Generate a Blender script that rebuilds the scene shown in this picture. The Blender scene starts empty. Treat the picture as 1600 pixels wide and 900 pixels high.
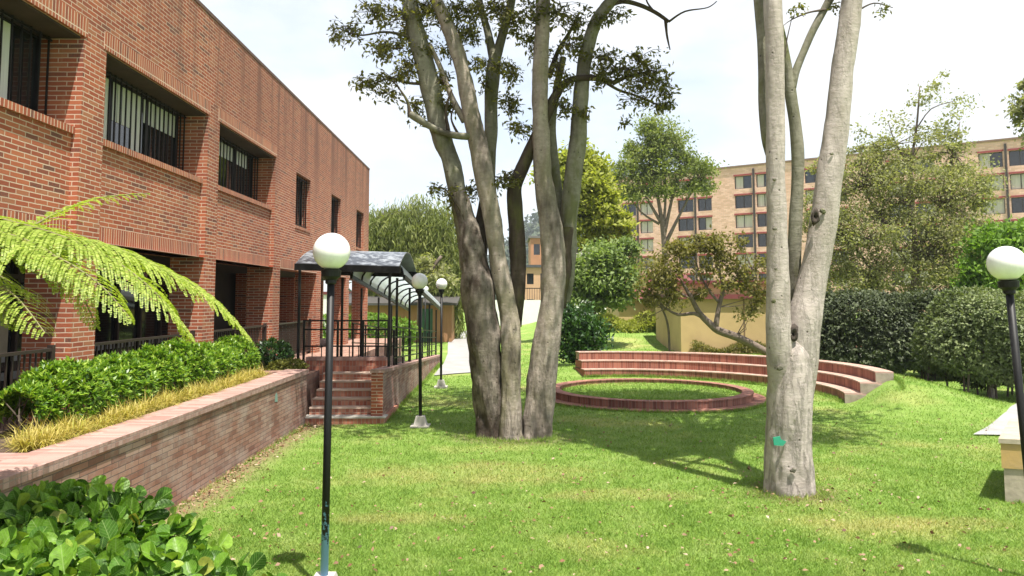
import bpy, math, random
import numpy as np
from mathutils import Vector, Matrix, noise as mnoise

random.seed(7)
RNG = np.random.default_rng(7)
SC = bpy.context.scene
COL = SC.collection
R = math.radians

# ------------------------------------------------------------------ camera
CAMH = 2.55
PITCH = R(4.5)
F = 1200.0
CX, CY = 785.0, 468.0 - 1200.0 * math.tan(PITCH)
cd = bpy.data.cameras.new('camera')
cam = bpy.data.objects.new('camera', cd)
COL.objects.link(cam)
cam.location = (0, 0, CAMH)
cam.rotation_euler = (R(90) + PITCH, 0, 0)
cd.sensor_width = 36
cd.lens = F / 1600 * 36
cd.shift_x = (800 - CX) / 1600
cd.shift_y = -(450 - CY) / 1600
cd.clip_start = 0.05
cd.clip_end = 4000
SC.camera = cam

# ------------------------------------------------------------------ sky, sun, exposure
SUN = Vector((0.19, -0.30, 1.0)).normalized()
elev = math.asin(SUN.z)
azim = math.atan2(SUN.x, SUN.y)          # from +Y clockwise towards +X
w = bpy.data.worlds.new('World')
SC.world = w
w.use_nodes = True
nt = w.node_tree
nt.nodes.clear()
sky = nt.nodes.new('ShaderNodeTexSky')
sky.sky_type = 'NISHITA'
sky.sun_disc = False
sky.sun_elevation = elev
sky.sun_rotation = azim
sky.altitude = 2000
sky.air_density = 1.3
sky.dust_density = 2.0
tc = nt.nodes.new('ShaderNodeTexCoord')
mp = nt.nodes.new('ShaderNodeMapping')
mp.inputs['Scale'].default_value = (1.0, 1.0, 2.6)
mp.inputs['Location'].default_value = (0.35, 0.2, 0.1)
nz = nt.nodes.new('ShaderNodeTexNoise')
nz.inputs['Scale'].default_value = 2.3
nz.inputs['Detail'].default_value = 7
nz.inputs['Roughness'].default_value = 0.55
rp = nt.nodes.new('ShaderNodeValToRGB')
rp.color_ramp.elements[0].position = 0.30
rp.color_ramp.elements[0].color = (0.22, 0.22, 0.22, 1)
rp.color_ramp.elements[1].position = 0.58
rp.color_ramp.elements[1].color = (1, 1, 1, 1)
mx = nt.nodes.new('ShaderNodeMix')
mx.data_type = 'RGBA'
mx.inputs['B'].default_value = (4.9, 5.0, 5.15, 1)
bg = nt.nodes.new('ShaderNodeBackground')
bg.inputs['Strength'].default_value = 0.105
wo = nt.nodes.new('ShaderNodeOutputWorld')
L = nt.links.new
L(tc.outputs['Generated'], mp.inputs['Vector'])
L(mp.outputs['Vector'], nz.inputs['Vector'])
L(nz.outputs['Fac'], rp.inputs['Fac'])
L(rp.outputs['Color'], mx.inputs['Factor'])
L(sky.outputs['Color'], mx.inputs['A'])
L(mx.outputs['Result'], bg.inputs['Color'])
L(bg.outputs['Background'], wo.inputs['Surface'])

sd = bpy.data.lights.new('sun', 'SUN')
sd.energy = 4.6
sd.angle = R(0.5)
sd.color = (1.0, 0.95, 0.86)
sun = bpy.data.objects.new('sun', sd)
COL.objects.link(sun)
sun.rotation_euler = SUN.to_track_quat('Z', 'Y').to_euler()
sun.location = (0, 0, 30)

vs = SC.view_settings
vs.view_transform = 'Standard'
vs.look = 'None'
vs.gamma = 1
vs.use_curve_mapping = False
vs.exposure = 1.14
HAZE = 0.0003
SC.render.engine = 'CYCLES'
SC.cycles.use_denoising = True
SC.cycles.max_bounces = 6
SC.cycles.diffuse_bounces = 3
SC.cycles.glossy_bounces = 3
SC.cycles.transmission_bounces = 4
SC.cycles.transparent_max_bounces = 8
SC.cycles.sample_clamp_indirect = 6

# ------------------------------------------------------------------ helpers
ST, CT = math.sin(PITCH), math.cos(PITCH)
def ray(px, py):
    u, v = (px - CX) / F, (CY - py) / F
    return Vector((u, CT - v * ST, v * CT + ST))
def PY(px, py, Y):
    d = ray(px, py); return Vector((0, 0, CAMH)) + d * (Y / d.y)
def PZ(px, py, Z=0.0):
    d = ray(px, py); return Vector((0, 0, CAMH)) + d * ((Z - CAMH) / d.z)
def PX(px, py, X):
    d = ray(px, py); return Vector((0, 0, CAMH)) + d * (X / d.x)

def sm(x):
    x = np.clip(x, 0, 1); return x * x * (3 - 2 * x)

ARC = (3.65, 20.6)
RING = (3.85, 20.4)
def gz(X, Y):
    X = np.asarray(X, float); Y = np.asarray(Y, float)
    r = np.hypot(X - ARC[0], Y - ARC[1])
    a = np.degrees(np.arctan2(Y - ARC[1], X - ARC[0]))
    am = sm((a + 42) / 26) * sm((112 - a) / 30)
    h = 0.60 * sm((r - 5.0) / 1.15) * sm((9.2 - r) / 3.0) * am
    h = h + 0.95 * sm((Y - 39) / 9) * sm((X - 1) / 5)
    h = h + 0.012 * np.sin(X * 1.3 + 0.6 * Y) + 0.012 * np.sin(Y * 0.9 - X * .4)
    return h

def tag(o, label=None, cat=None, group=None, kind=None):
    if label: o['label'] = label
    if cat: o['category'] = cat
    if group: o['group'] = group
    if kind: o['kind'] = kind
    return o
def thing(name, label, cat, loc=(0, 0, 0), group=None):
    o = bpy.data.objects.new(name, None)
    o.empty_display_size = 0.2
    COL.objects.link(o); o.location = loc
    return tag(o, label, cat, group)
def adopt(o, parent):
    if parent is not None:
        o.parent = parent
        def wm(p):
            b = p.matrix_basis
            return b if p.parent is None else wm(p.parent) @ p.matrix_parent_inverse @ b
        o.matrix_parent_inverse = wm(parent).inverted()
    return o
def link_mesh(name, me, m, parent=None, local=False):
    o = bpy.data.objects.new(name, me)
    COL.objects.link(o)
    if m: me.materials.append(m)
    if parent is not None:
        if local: o.parent = parent
        else: adopt(o, parent)
    return o
def np_mesh(name, V, Fq, smooth=False, uv=None):
    """V (n,3); Fq list of int arrays (k,3) / (k,4)"""
    me = bpy.data.meshes.new(name)
    V = np.asarray(V, np.float32)
    if not isinstance(Fq, list): Fq = [Fq]
    loops = np.concatenate([f.reshape(-1) for f in Fq]).astype(np.int32)
    tot = np.concatenate([np.full(len(f), f.shape[1], np.int32) for f in Fq])
    start = np.concatenate([[0], np.cumsum(tot)[:-1]]).astype(np.int32)
    me.vertices.add(len(V)); me.vertices.foreach_set('co', V.reshape(-1))
    me.loops.add(len(loops)); me.loops.foreach_set('vertex_index', loops)
    me.polygons.add(len(tot)); me.polygons.foreach_set('loop_start', start)
    me.polygons.foreach_set('loop_total', tot)
    if smooth: me.polygons.foreach_set('use_smooth', np.ones(len(tot), bool))
    if uv is not None:
        l = me.uv_layers.new(name='UVMap'); l.data.foreach_set('uv', np.asarray(uv, np.float32)[loops].reshape(-1))
    me.update(calc_edges=True)
    me.validate()
    return me

class MB:
    def __init__(s): s.v = []; s.f = []
    def poly(s, pts):
        b = len(s.v); s.v += [tuple(p) for p in pts]; s.f.append(tuple(range(b, b + len(pts))))
    def box(s, x0, x1, y0, y1, z0, z1):
        b = len(s.v)
        s.v += [(x0,y0,z0),(x1,y0,z0),(x1,y1,z0),(x0,y1,z0),(x0,y0,z1),(x1,y0,z1),(x1,y1,z1),(x0,y1,z1)]
        s.f += [tuple(b+i for i in q) for q in ((0,3,2,1),(4,5,6,7),(0,1,5,4),(1,2,6,5),(2,3,7,6),(3,0,4,7))]
        return s
    def hexa(s, p):          # 8 points: bottom 4 ccw, top 4 ccw
        b = len(s.v); s.v += [tuple(q) for q in p]
        s.f += [tuple(b+i for i in q) for q in ((0,3,2,1),(4,5,6,7),(0,1,5,4),(1,2,6,5),(2,3,7,6),(3,0,4,7))]
        return s
    def bar(s, a, c, w, h=None):
        a = Vector(a); c = Vector(c); h = h or w
        d = (c - a).normalized()
        up = Vector((0, 0, 1)) if abs(d.z) < 0.9 else Vector((0, 1, 0))
        x = d.cross(up).normalized() * (w / 2); y = x.cross(d).normalized() * (h / 2)
        s.hexa([a - x - y, a + x - y, c + x - y, c - x - y, a - x + y, a + x + y, c + x + y, c - x + y]); return s
    def tube(s, pts, rad, n=12, rough=0.0, seed=0, sub=1, cap=True, bark=0.):
        pts = [Vector(p) for p in pts]
        P, Rr = [], []
        if sub > 1 and len(pts) > 2:
            for i in range(len(pts) - 1):
                p0 = pts[max(i-1, 0)]; p1 = pts[i]; p2 = pts[i+1]; p3 = pts[min(i+2, len(pts)-1)]
                for k in range(sub):
                    t = k / sub
                    P.append(0.5 * ((2*p1) + (p2-p0)*t + (2*p0-5*p1+4*p2-p3)*t*t + (3*p1-p0-3*p2+p3)*t**3))
                    Rr.append(rad[i] + (rad[i+1]-rad[i]) * (t*t*(3-2*t)))
            P.append(pts[-1]); Rr.append(rad[-1])
        else: P, Rr = pts, list(rad)
        b = len(s.v); rg = random.Random(seed)
        ph = [rg.uniform(0, 6.28) for _ in range(6)]
        x = None
        for i, (p, r) in enumerate(zip(P, Rr)):
            d = (P[min(i+1, len(P)-1)] - P[max(i-1, 0)]).normalized()
            if x is None: x = d.cross(Vector((0.03, 1, 0.02))).normalized()
            x = (x - d * x.dot(d)).normalized(); y = d.cross(x)
            for k in range(n):
                a = 2 * math.pi * k / n
                z = p.z * 2.2
                e = 1 + rough * (math.sin(2*a + ph[0] + z*.7) * .5 + math.sin(3*a + ph[1] - z*1.6) * .45 + math.sin(5*a + ph[2] + z*2.7) * .3 + math.sin(z*3.1 + ph[3]) * .35 + math.sin(7*a + ph[4]-z*5.) * .2)
                dv = x * math.cos(a) + y * math.sin(a); q = p + dv * r * e
                if bark:
                    f1 = mnoise.fractal(Vector((q.x*5, q.y*5, q.z*1.3)), 1., 2., 4); f2 = abs(mnoise.noise(Vector((q.x*14, q.y*14, q.z*2.2+seed))))
                    low = 1 + 1.2*max(0, 1-p.z/1.6)
                    q = q + dv * bark * (f1*1.1 - f2*.9) * low
                s.v.append(tuple(q))
        m = len(P)
        for i in range(m - 1):
            for k in range(n):
                k2 = (k + 1) % n
                s.f.append((b+i*n+k, b+i*n+k2, b+(i+1)*n+k2, b+(i+1)*n+k))
        if cap:
            s.f.append(tuple(b + k for k in reversed(range(n))))
            s.f.append(tuple(b + (m-1)*n + k for k in range(n)))
        return s
    def lathe(s, prof, n=24, c=(0, 0, 0)):
        b = len(s.v)
        for r, z in prof:
            for k in range(n):
                a = 2*math.pi*k/n; s.v.append((c[0] + r*math.cos(a), c[1] + r*math.sin(a), c[2] + z))
        for i in range(len(prof)-1):
            for k in range(n):
                k2 = (k+1) % n; s.f.append((b+i*n+k, b+i*n+k2, b+(i+1)*n+k2, b+(i+1)*n+k))
        s.f.append(tuple(b + k for k in reversed(range(n))))
        s.f.append(tuple(b + (len(prof)-1)*n + k for k in range(n)))
        return s
    def holes(s, O, U, N, u0, u1, z0, z1, holes, depth):
        """panel in plane O + u*U + z*Z, outward normal N, rectangular holes (u0,u1,z0,z1) with reveals going inwards"""
        O = Vector(O); U = Vector(U); N = Vector(N); Z = Vector((0, 0, 1))
        us = sorted(set([u0, u1] + [h[0] for h in holes] + [h[1] for h in holes]))
        zs = sorted(set([z0, z1] + [h[2] for h in holes] + [h[3] for h in holes]))
        us = [u for u in us if u0 <= u <= u1]; zs = [z for z in zs if z0 <= z <= z1]
        flip = U.cross(Z).dot(N) < 0
        def q(a, bb, c, d):
            pts = [a, bb, c, d]
            s.poly(pts[::-1] if flip else pts)
        pt = lambda u, z, dd=0: O + U*u + Z*z - N*dd
        for i in range(len(us)-1):
            for j in range(len(zs)-1):
                uc, zc = (us[i]+us[i+1])/2, (zs[j]+zs[j+1])/2
                if any(h[0] < uc < h[1] and h[2] < zc < h[3] for h in holes): continue
                q(pt(us[i], zs[j]), pt(us[i+1], zs[j]), pt(us[i+1], zs[j+1]), pt(us[i], zs[j+1]))
        for h in holes:
            a, bq, c, d = h
            q(pt(a, d), pt(bq, d), pt(bq, d, depth), pt(a, d, depth))
            q(pt(a, c, depth), pt(bq, c, depth), pt(bq, c), pt(a, c))
            q(pt(a, c), pt(a, d), pt(a, d, depth), pt(a, c, depth))
            q(pt(bq, c, depth), pt(bq, d, depth), pt(bq, d), pt(bq, c))
        return s
    def build(s, name, m, parent=None, smooth=False, local=False):
        me = bpy.data.meshes.new(name); me.from_pydata(s.v, [], s.f); me.update()
        if smooth:
            me.polygons.foreach_set('use_smooth', np.ones(len(me.polygons), bool))
        return link_mesh(name, me, m, parent, local)

def norm(a): return a / np.maximum(np.linalg.norm(a, axis=-1, keepdims=True), 1e-9)
def scatter(tv, tf, pos, ax, nr, ln, wd=None):
    """instances of a template (x across, y along, z normal) as one vertex/face array"""
    tv = np.asarray(tv, float); n = len(pos)
    ax = norm(ax); x = norm(np.cross(ax, nr)); z = np.cross(x, ax)
    ln = np.broadcast_to(np.asarray(ln, float), (n,)); wd = ln if wd is None else np.broadcast_to(np.asarray(wd, float), (n,))
    V = pos[:, None, :] + tv[None, :, 0:1]*(x*wd[:, None])[:, None, :] + tv[None, :, 1:2]*(ax*ln[:, None])[:, None, :] + tv[None, :, 2:3]*(z*ln[:, None])[:, None, :]
    Fs = []
    off = (np.arange(n) * len(tv))[:, None, None]
    for f in tf:
        f = np.asarray(f, int)
        Fs.append((off + f[None]).reshape(-1, f.shape[1]))
    return V.reshape(-1, 3), Fs
DIAMOND = ([(0,0,0),(0.5,0.45,0.08),(0,1,-.05),(-0.5,0.45,0.08)], [[(0,1,2,3)]])
LEAF6 = ([(0,0,0),(.38,.25,.06),(.42,.62,.03),(0,1,-.12),(-.42,.62,.03),(-.38,.25,.06),(0,.45,-.02)], [[(0,1,6),(1,2,6),(2,3,6),(3,4,6),(4,5,6),(5,0,6)]])
BLADE = ([(-.5,0,0),(.5,0,0),(0,1,0)], [[(0,1,2)]])
def rdir(n, up=0.0, rng=RNG):
    d = rng.normal(size=(n, 3)); d[:, 2] += up; return norm(d)
def leaves(name, pos, size, m, parent=None, tmpl=DIAMOND, ax=None, nr=None, asp=0.5, jit=0.35, kind=None):
    n = len(pos)
    if ax is None: ax = rdir(n)
    if nr is None: nr = rdir(n, 0.9)
    sz = size * (1 + jit * RNG.uniform(-1, 1, n))
    V, Fs = scatter(*tmpl, pos, ax, nr, sz, sz * asp)
    uv = np.tile(np.array(tmpl[0])[:, :2], (n, 1)) if tmpl is globals().get('BIG') else None
    o = link_mesh(name, np_mesh(name, V, Fs, uv is not None, uv), m, parent)
    if kind: o['kind'] = kind
    return o

# ------------------------------------------------------------------ materials
class N:
    def __init__(s, name):
        s.m = bpy.data.materials.new(name); s.m.use_nodes = True
        s.t = s.m.node_tree; s.t.nodes.clear()
        s.out = s.t.nodes.new('ShaderNodeOutputMaterial')
    def n(s, ty, ins=None, **kw):
        x = s.t.nodes.new('ShaderNode' + ty)
        for k, v in kw.items(): setattr(x, k, v)
        for k, v in (ins or {}).items(): s.put(x.inputs[k], v)
        return x
    def put(s, sock, v):
        if isinstance(v, bpy.types.NodeSocket): s.t.links.new(v, sock)
        else:
            if hasattr(v, '__len__') and len(v) == 3 and sock.type == 'RGBA': v = (*v, 1)
            sock.default_value = v
    def math(s, op, a, b=0.0, c=None, clamp=False):
        x = s.n('Math', operation=op, use_clamp=clamp); s.put(x.inputs[0], a); s.put(x.inputs[1], b)
        if c is not None: s.put(x.inputs[2], c)
        return x.outputs[0]
    def mix(s, f, a, b, blend='MIX'):
        x = s.n('Mix', data_type='RGBA', blend_type=blend); s.put(x.inputs['Factor'], f); s.put(x.inputs['A'], a); s.put(x.inputs['B'], b)
        return x.outputs['Result']
    def ramp(s, f, stops, interp='LINEAR'):
        x = s.n('ValToRGB'); s.put(x.inputs['Fac'], f); cr = x.color_ramp; cr.interpolation = interp
        while len(cr.elements) < len(stops): cr.elements.new(0.5)
        for e, (p, c) in zip(cr.elements, stops):
            e.position = p; e.color = (*c, 1) if hasattr(c, '__len__') else (c, c, c, 1)
        return x.outputs['Color']
    def noise(s, scale, detail=4, rough=.55, vec=None, dist=0.0):
        x = s.n('TexNoise', {'Scale': scale, 'Detail': detail, 'Roughness': rough, 'Distortion': dist})
        if vec is not None: s.put(x.inputs['Vector'], vec)
        return x.outputs['Fac']
    def pos(s): return s.n('NewGeometry').outputs['Position']
    def map(s, vec, scale=(1,1,1), loc=(0,0,0)):
        x = s.n('Mapping', {'Vector': vec, 'Scale': scale, 'Location': loc}); return x.outputs[0]
    def bump(s, h, strength=.4, dist=.02):
        return s.n('Bump', {'Height': h, 'Strength': strength, 'Distance': dist}).outputs[0]
    def bsdf(s, col, rough=.7, metal=0., nrm=None, spec=.5, **kw):
        x = s.n('BsdfPrincipled'); s.put(x.inputs['Base Color'], col); s.put(x.inputs['Roughness'], rough)
        s.put(x.inputs['Metallic'], metal); s.put(x.inputs['Specular IOR Level'], spec)
        if nrm is not None: s.put(x.inputs['Normal'], nrm)
        for k, v in kw.items(): s.put(x.inputs[k.replace('_', ' ')], v)
        return x.outputs[0]
    def done(s, sh): s.t.links.new(sh, s.out.inputs['Surface']); return s.m

def plain(name, a, b=None, scale=6, rough=.7, metal=0., bump=.0, spec=.5, detail=5, stretch=(1,1,1)):
    k = N(name); b = b or tuple(c * .75 for c in a)
    f = k.noise(scale, detail, .6, k.map(k.pos(), stretch))
    col = k.mix(k.ramp(f, [(.3, 0), (.7, 1)]), a, b)
    nr = k.bump(f, bump, .02) if bump else None
    return k.done(k.bsdf(col, rough, metal, nr, spec))

def brick(name, stops, mortar, bw=.25, rh=.072, ms=.006, offset=.5, ring=None, stain=None, wear=.25, bump=.5, bloom=0.):
    k = N(name)
    geo = k.n('NewGeometry'); sp = k.n('SeparateXYZ', {0: geo.outputs['Position']}); sn = k.n('SeparateXYZ', {0: geo.outputs['True Normal']})
    X, Y, Z = sp.outputs
    az = k.math('GREATER_THAN', k.math('ABSOLUTE', sn.outputs[2]), .6)
    if ring:
        dx = k.math('SUBTRACT', X, ring[0]); dy = k.math('SUBTRACT', Y, ring[1])
        u = k.math('MULTIPLY', k.math('ARCTAN2', dy, dx), ring[2])
        rr = k.math('SQRT', k.math('ADD', k.math('MULTIPLY', dx, dx), k.math('MULTIPLY', dy, dy)))
        v = k.math('ADD', k.math('MULTIPLY', Z, k.math('SUBTRACT', 1, az)), k.math('MULTIPLY', rr, az))
    else:
        ax = k.math('GREATER_THAN', k.math('ABSOLUTE', sn.outputs[0]), .6)
        use_y = k.math('MAXIMUM', ax, az)
        u = k.math('ADD', k.math('MULTIPLY', Y, use_y), k.math('MULTIPLY', X, k.math('SUBTRACT', 1, use_y)))
        v = k.math('ADD', k.math('MULTIPLY', Z, k.math('SUBTRACT', 1, az)), k.math('MULTIPLY', X, az))
    vec = k.n('CombineXYZ', {0: u, 1: v}).outputs[0]
    wob = k.noise(7, 2, .5, geo.outputs['Position'])
    vec2 = k.n('VectorMath', {0: vec, 1: k.n('CombineXYZ', {0: k.math('MULTIPLY', wob, .012), 1: k.math('MULTIPLY', wob, .010)}).outputs[0]}, operation='ADD').outputs[0]
    bt = k.n('TexBrick', {'Vector': vec2, 'Color1': (0,0,0,1), 'Color2': (1,1,1,1), 'Mortar': (.5,.5,.5,1), 'Scale': 1.0, 'Mortar Size': ms, 'Mortar Smooth': .15, 'Bias': 0.0, 'Brick Width': bw, 'Row Height': rh}, offset=offset, squash=1.0)
    rnd = k.n('SeparateColor', {0: bt.outputs['Color']}).outputs[0]
    fine = k.noise(55, 4, .65, geo.outputs['Position'])
    rnd2 = k.math('ADD', rnd, k.math('MULTIPLY', k.math('SUBTRACT', fine, .5), .5))
    col = k.ramp(rnd2, stops)
    mcol = k.mix(k.noise(3, 3), mortar, tuple(c*.6 for c in mortar))
    col = k.mix(bt.outputs['Fac'], col, mcol)
    big = k.noise(.9, 5, .6, k.map(geo.outputs['Position'], (1, 1, .8)))
    col = k.mix(k.math('MULTIPLY', k.ramp(big, [(.42, 0), (.75, 1)]), wear), col, (.10, .06, .05))
    if stain:
        st = k.noise(stain[0], 4, .6, k.map(geo.outputs['Position'], (1.6, 1.6, .12)))
        zm = k.math('MULTIPLY', k.ramp(st, [(.47, 0), (.62, 1)]), k.n('MapRange', {'Value': Z, 'From Min': stain[1], 'From Max': stain[2]}).outputs[0])
        ym = k.n('MapRange', {'Value': Y, 'From Min': 10., 'From Max': 20., 'To Min': .35, 'To Max': 1.}).outputs[0]
        col = k.mix(k.math('MULTIPLY', k.math('MULTIPLY', zm, ym), stain[3]), col, (.13, .07, .055))
        far = k.math('MULTIPLY', k.n('MapRange', {'Value': k.math('ADD', Y, k.math('MULTIPLY', st, 5)), 'From Min': 16.5, 'From Max': 19.5}).outputs[0], k.n('MapRange', {'Value': Z, 'From Min': 4.5, 'From Max': 6.6}).outputs[0])
        col = k.mix(k.math('MULTIPLY', far, .38), col, (.22,.095,.07))
        # a lime bloom washed out of the joints
        lm = k.ramp(k.noise(2.4, 5, .7, k.map(geo.outputs['Position'], (1., 1., .35), (4, 9, 2))), [(.60, 0), (.74, 1)])
        col = k.mix(k.math('MULTIPLY', lm, .38), col, (.55,.36,.26))
    if bloom:
        bl = k.ramp(k.noise(1.5, 6, .7, k.map(geo.outputs['Position'], (1., 1., 1.4), (2, 5, 1))), [(.44, 0), (.66, 1)])
        col = k.mix(k.math('MULTIPLY', k.math('MULTIPLY', bl, k.math('SUBTRACT', 1, k.math('MULTIPLY', bt.outputs['Fac'], .55))), bloom), col, (.40,.34,.30))
    hgt = k.math('ADD', k.math('MULTIPLY', k.math('SUBTRACT', 1, bt.outputs['Fac']), 1.0), k.math('MULTIPLY', fine, .4))
    return k.done(k.bsdf(col, .88, 0, k.bump(hgt, bump, .012), .25))

def leafmat(name, stops, trans=.35, rough=.55, spec=.35, patch=None, tcol=None, vein=False):
    k = N(name)
    r = k.n('NewGeometry').outputs['Random Per Island']
    if patch:
        f = k.noise(patch, 3, .5, k.pos())
        r = k.math('ADD', k.math('MULTIPLY', r, .6), k.math('MULTIPLY', k.math('SUBTRACT', f, .3), .9), clamp=True)
    col = k.ramp(r, stops)
    nr = None
    if vein:
        uv = k.n('SeparateXYZ', {0: k.n('UVMap').outputs[0]}); ax_ = k.math('ABSOLUTE', uv.outputs[0])
        mid_ = k.math('LESS_THAN', ax_, .018)
        sv = k.math('SINE', k.math('MULTIPLY', k.math('SUBTRACT', uv.outputs[1], k.math('MULTIPLY', ax_, .7)), 48.))
        side_ = k.math('MULTIPLY', k.math('GREATER_THAN', sv, .86), .45)
        v_ = k.math('MAXIMUM', mid_, side_)
        blot = k.ramp(k.noise(40, 4, .7, k.pos()), [(.35, .7), (.65, 1.15)])
        col = k.mix(1., col, blot, 'MULTIPLY')
        col = k.mix(k.math('MULTIPLY', v_, .6), col, (.30,.42,.14))
        nr = k.bump(k.math('SUBTRACT', k.noise(18, 2, .5, k.pos()), k.math('MULTIPLY', v_, .5)), .5, .01)
    d = k.bsdf(col, rough, 0, nr, spec)
    tr = k.n('BsdfTranslucent', {'Color': k.mix(1.0, col, tcol or (1.25, 1.35, .55), 'MULTIPLY')}).outputs[0]
    ms = k.n('MixShader', {0: trans, 1: d, 2: tr}).outputs[0]
    return k.done(ms)

BR = [(0, (.13,.065,.05)), (.05, (.24,.08,.05)), (.2, (.30,.080,.042)), (.6, (.36,.100,.050)), (.85, (.42,.135,.066)), (1, (.36,.15,.08))]
BRW = [(0, (.21,.10,.075)), (.3, (.29,.14,.10)), (.6, (.33,.175,.13)), (1, (.38,.235,.18))]
M_brick = brick('facade_brick', BR, (.70,.54,.41), bw=.26, rh=.066, ms=.0072, stain=(1.1, 4.8, 7.6, .85), wear=.3)
M_soldier = brick('soldier_brick', BR, (.72,.55,.42), bw=.072, rh=.26, ms=.009, offset=0, wear=.15)
M_wallb = brick('weathered_brick', BRW, (.15,.105,.095), wear=.35, ms=.005, bw=.30, rh=.066, bloom=.62)
M_cap = brick('coping_brick', [(0,(.30,.17,.14)),(.5,(.38,.235,.20)),(1,(.44,.29,.25))], (.36,.27,.24), bw=.078, rh=.27, ms=.005, offset=0, wear=.2)
M_ringb = brick('ring_brick', [(0,(.20,.07,.05)),(.5,(.31,.11,.075)),(1,(.40,.165,.11))], (.40,.26,.20), bw=.08, rh=.5, ms=.006, offset=0, ring=(*ARC, 5.6), wear=.3)
M_treadb = brick('tread_brick', [(0,(.32,.20,.16)),(.5,(.44,.28,.22)),(1,(.52,.35,.28))], (.5,.42,.36), bw=.08, rh=.26, ms=.005, offset=.0, ring=(*ARC, 5.6), wear=.3)
M_circb = brick('circle_brick', [(0,(.17,.07,.055)),(.5,(.27,.11,.08)),(1,(.36,.165,.12))], (.36,.24,.19), bw=.08, rh=.5, ms=.006, offset=0, ring=(*RING, 2.6), wear=.35)
M_step = brick('step_brick', [(0,(.30,.10,.07)),(.5,(.42,.16,.10)),(1,(.50,.23,.15))], (.46,.33,.25), bw=.078, rh=.20, ms=.006, offset=0, wear=.3)
M_paver = brick('terrace_paver', [(0,(.25,.13,.10)),(.5,(.33,.19,.14)),(1,(.40,.25,.19))], (.30,.25,.22), bw=.22, rh=.11, ms=.005, wear=.3)
M_black = plain('black_metal', (.006,.006,.0065), (.012,.011,.011), 9, .5, .0, 0, .3)
M_rail = plain('brown_black_metal', (.028,.02,.017), (.045,.03,.024), 9, .45)
M_conc = plain('concrete', (.50,.47,.42), (.33,.31,.28), 5, .9, bump=.2)
M_path = plain('path_concrete', (.33,.32,.31), (.24,.235,.225), 1.6, .9, bump=.15, detail=8)
M_white = plain('white_paint', (.78,.77,.74), (.68,.67,.64), 2, .6)
M_globe = N('opal_globe'); M_globe = M_globe.done(M_globe.bsdf(M_globe.mix(M_globe.ramp(M_globe.noise(7, 5, .7, M_globe.map(M_globe.pos(), (1,1,.35))), [(.45, 0), (.75, .55)]), (.85,.85,.83), (.60,.59,.55)), .25, 0, None, .5))
def glassmat(name, c, rough=.05, spec=.8):
    k = N(name); f = k.noise(.8, 3, .5, k.pos())
    return k.done(k.bsdf(k.mix(f, c, tuple(x*.4 for x in c)), rough, 0, None, spec))
M_glass = glassmat('dark_glass', (.02,.022,.025))
M_blind = plain('pale_blind', (.72,.73,.72), (.58,.60,.60), 3, .8, stretch=(1,6,.2))
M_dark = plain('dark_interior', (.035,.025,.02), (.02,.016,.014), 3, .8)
M_roofgrey = plain('canopy_sheet', (.24,.26,.285), (.22,.24,.262), 1, .28)
k = N('polycarbonate'); _d = k.bsdf((.72,.76,.78), .25); _t = k.n('BsdfTranslucent', {'Color': (.80,.86,.88,1)}).outputs[0]
M_poly = k.done(k.n('MixShader', {0: .6, 1: _d, 2: _t}).outputs[0])
M_ochre = plain('ochre_plaster', (.50,.36,.17), (.42,.30,.14), 1.2, .9)
M_maroon = plain('maroon_roof', (.17,.036,.036), (.12,.028,.03), 2, .7)
M_wood = plain('wood_wall', (.36,.19,.085), (.26,.13,.06), 2, .8, stretch=(4,4,.3))
M_stone = plain('pale_stone', (.44,.38,.29), (.28,.24,.18), 7, .95, bump=.5)
M_ostone = plain('ochre_stone', (.46,.30,.10), (.36,.25,.12), 5, .9, bump=.4)
M_soil = plain('soil', (.10,.065,.045), (.05,.033,.025), 14, 1., bump=.6)
M_green = plain('green_paint', (.02,.32,.20), (.03,.25,.15), 20, .6)

# lawn
def lawn_color(k, P):
    big = k.noise(.35, 4, .6, P); mid = k.noise(1.6, 5, .65, P); fine = k.noise(28, 5, .7, P)
    col = k.ramp(mid, [(.25, (.12,.222,.031)), (.5, (.20,.313,.060)), (.75, (.285,.375,.11))])
    col = k.mix(k.math('MULTIPLY', k.ramp(big, [(.53, 0), (.70, 1)]), .6), col, (.46,.42,.17))
    s_ = k.n('SeparateXYZ', {0: P})
    for (tx, ty, ex_, ey_) in ((-.3, 11.6, 1.9, .75), (1.6, 10.2, 1.2, .35), (-1.2, 9.2, .9, .3), (4.8, 9.0, 1.2, .3), (2.2, 22.2, 2.2, .35)):
        dx = k.math('DIVIDE', k.math('SUBTRACT', s_.outputs[0], tx), ex_); dy = k.math('DIVIDE', k.math('SUBTRACT', s_.outputs[1], ty), ey_)
        dd = k.math('ADD', k.math('ADD', k.math('MULTIPLY', dx, dx), k.math('MULTIPLY', dy, dy)), k.math('MULTIPLY', k.math('SUBTRACT', mid, .5), 5.5))
        col = k.mix(k.n('MapRange', {'Value': dd, 'From Min': 1.3, 'From Max': -.2, 'To Max': .38}).outputs[0], col, (.50,.42,.19))
    col = k.mix(.45, col, k.ramp(fine, [(.3, (.30,.30,.30)), (.7, (1.25,1.25,1.2))]), 'MULTIPLY')
    return col, fine, mid
k = N('lawn_grass'); P = k.pos(); col, fine, mid = lawn_color(k, P)
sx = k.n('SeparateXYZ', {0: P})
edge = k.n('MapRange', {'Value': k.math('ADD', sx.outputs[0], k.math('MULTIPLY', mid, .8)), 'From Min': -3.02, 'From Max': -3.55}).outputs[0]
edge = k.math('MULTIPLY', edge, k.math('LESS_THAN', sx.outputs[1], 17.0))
col = k.mix(k.math('MULTIPLY', edge, .85), col, k.mix(fine, (.34,.24,.15), (.20,.13,.08)))
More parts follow.
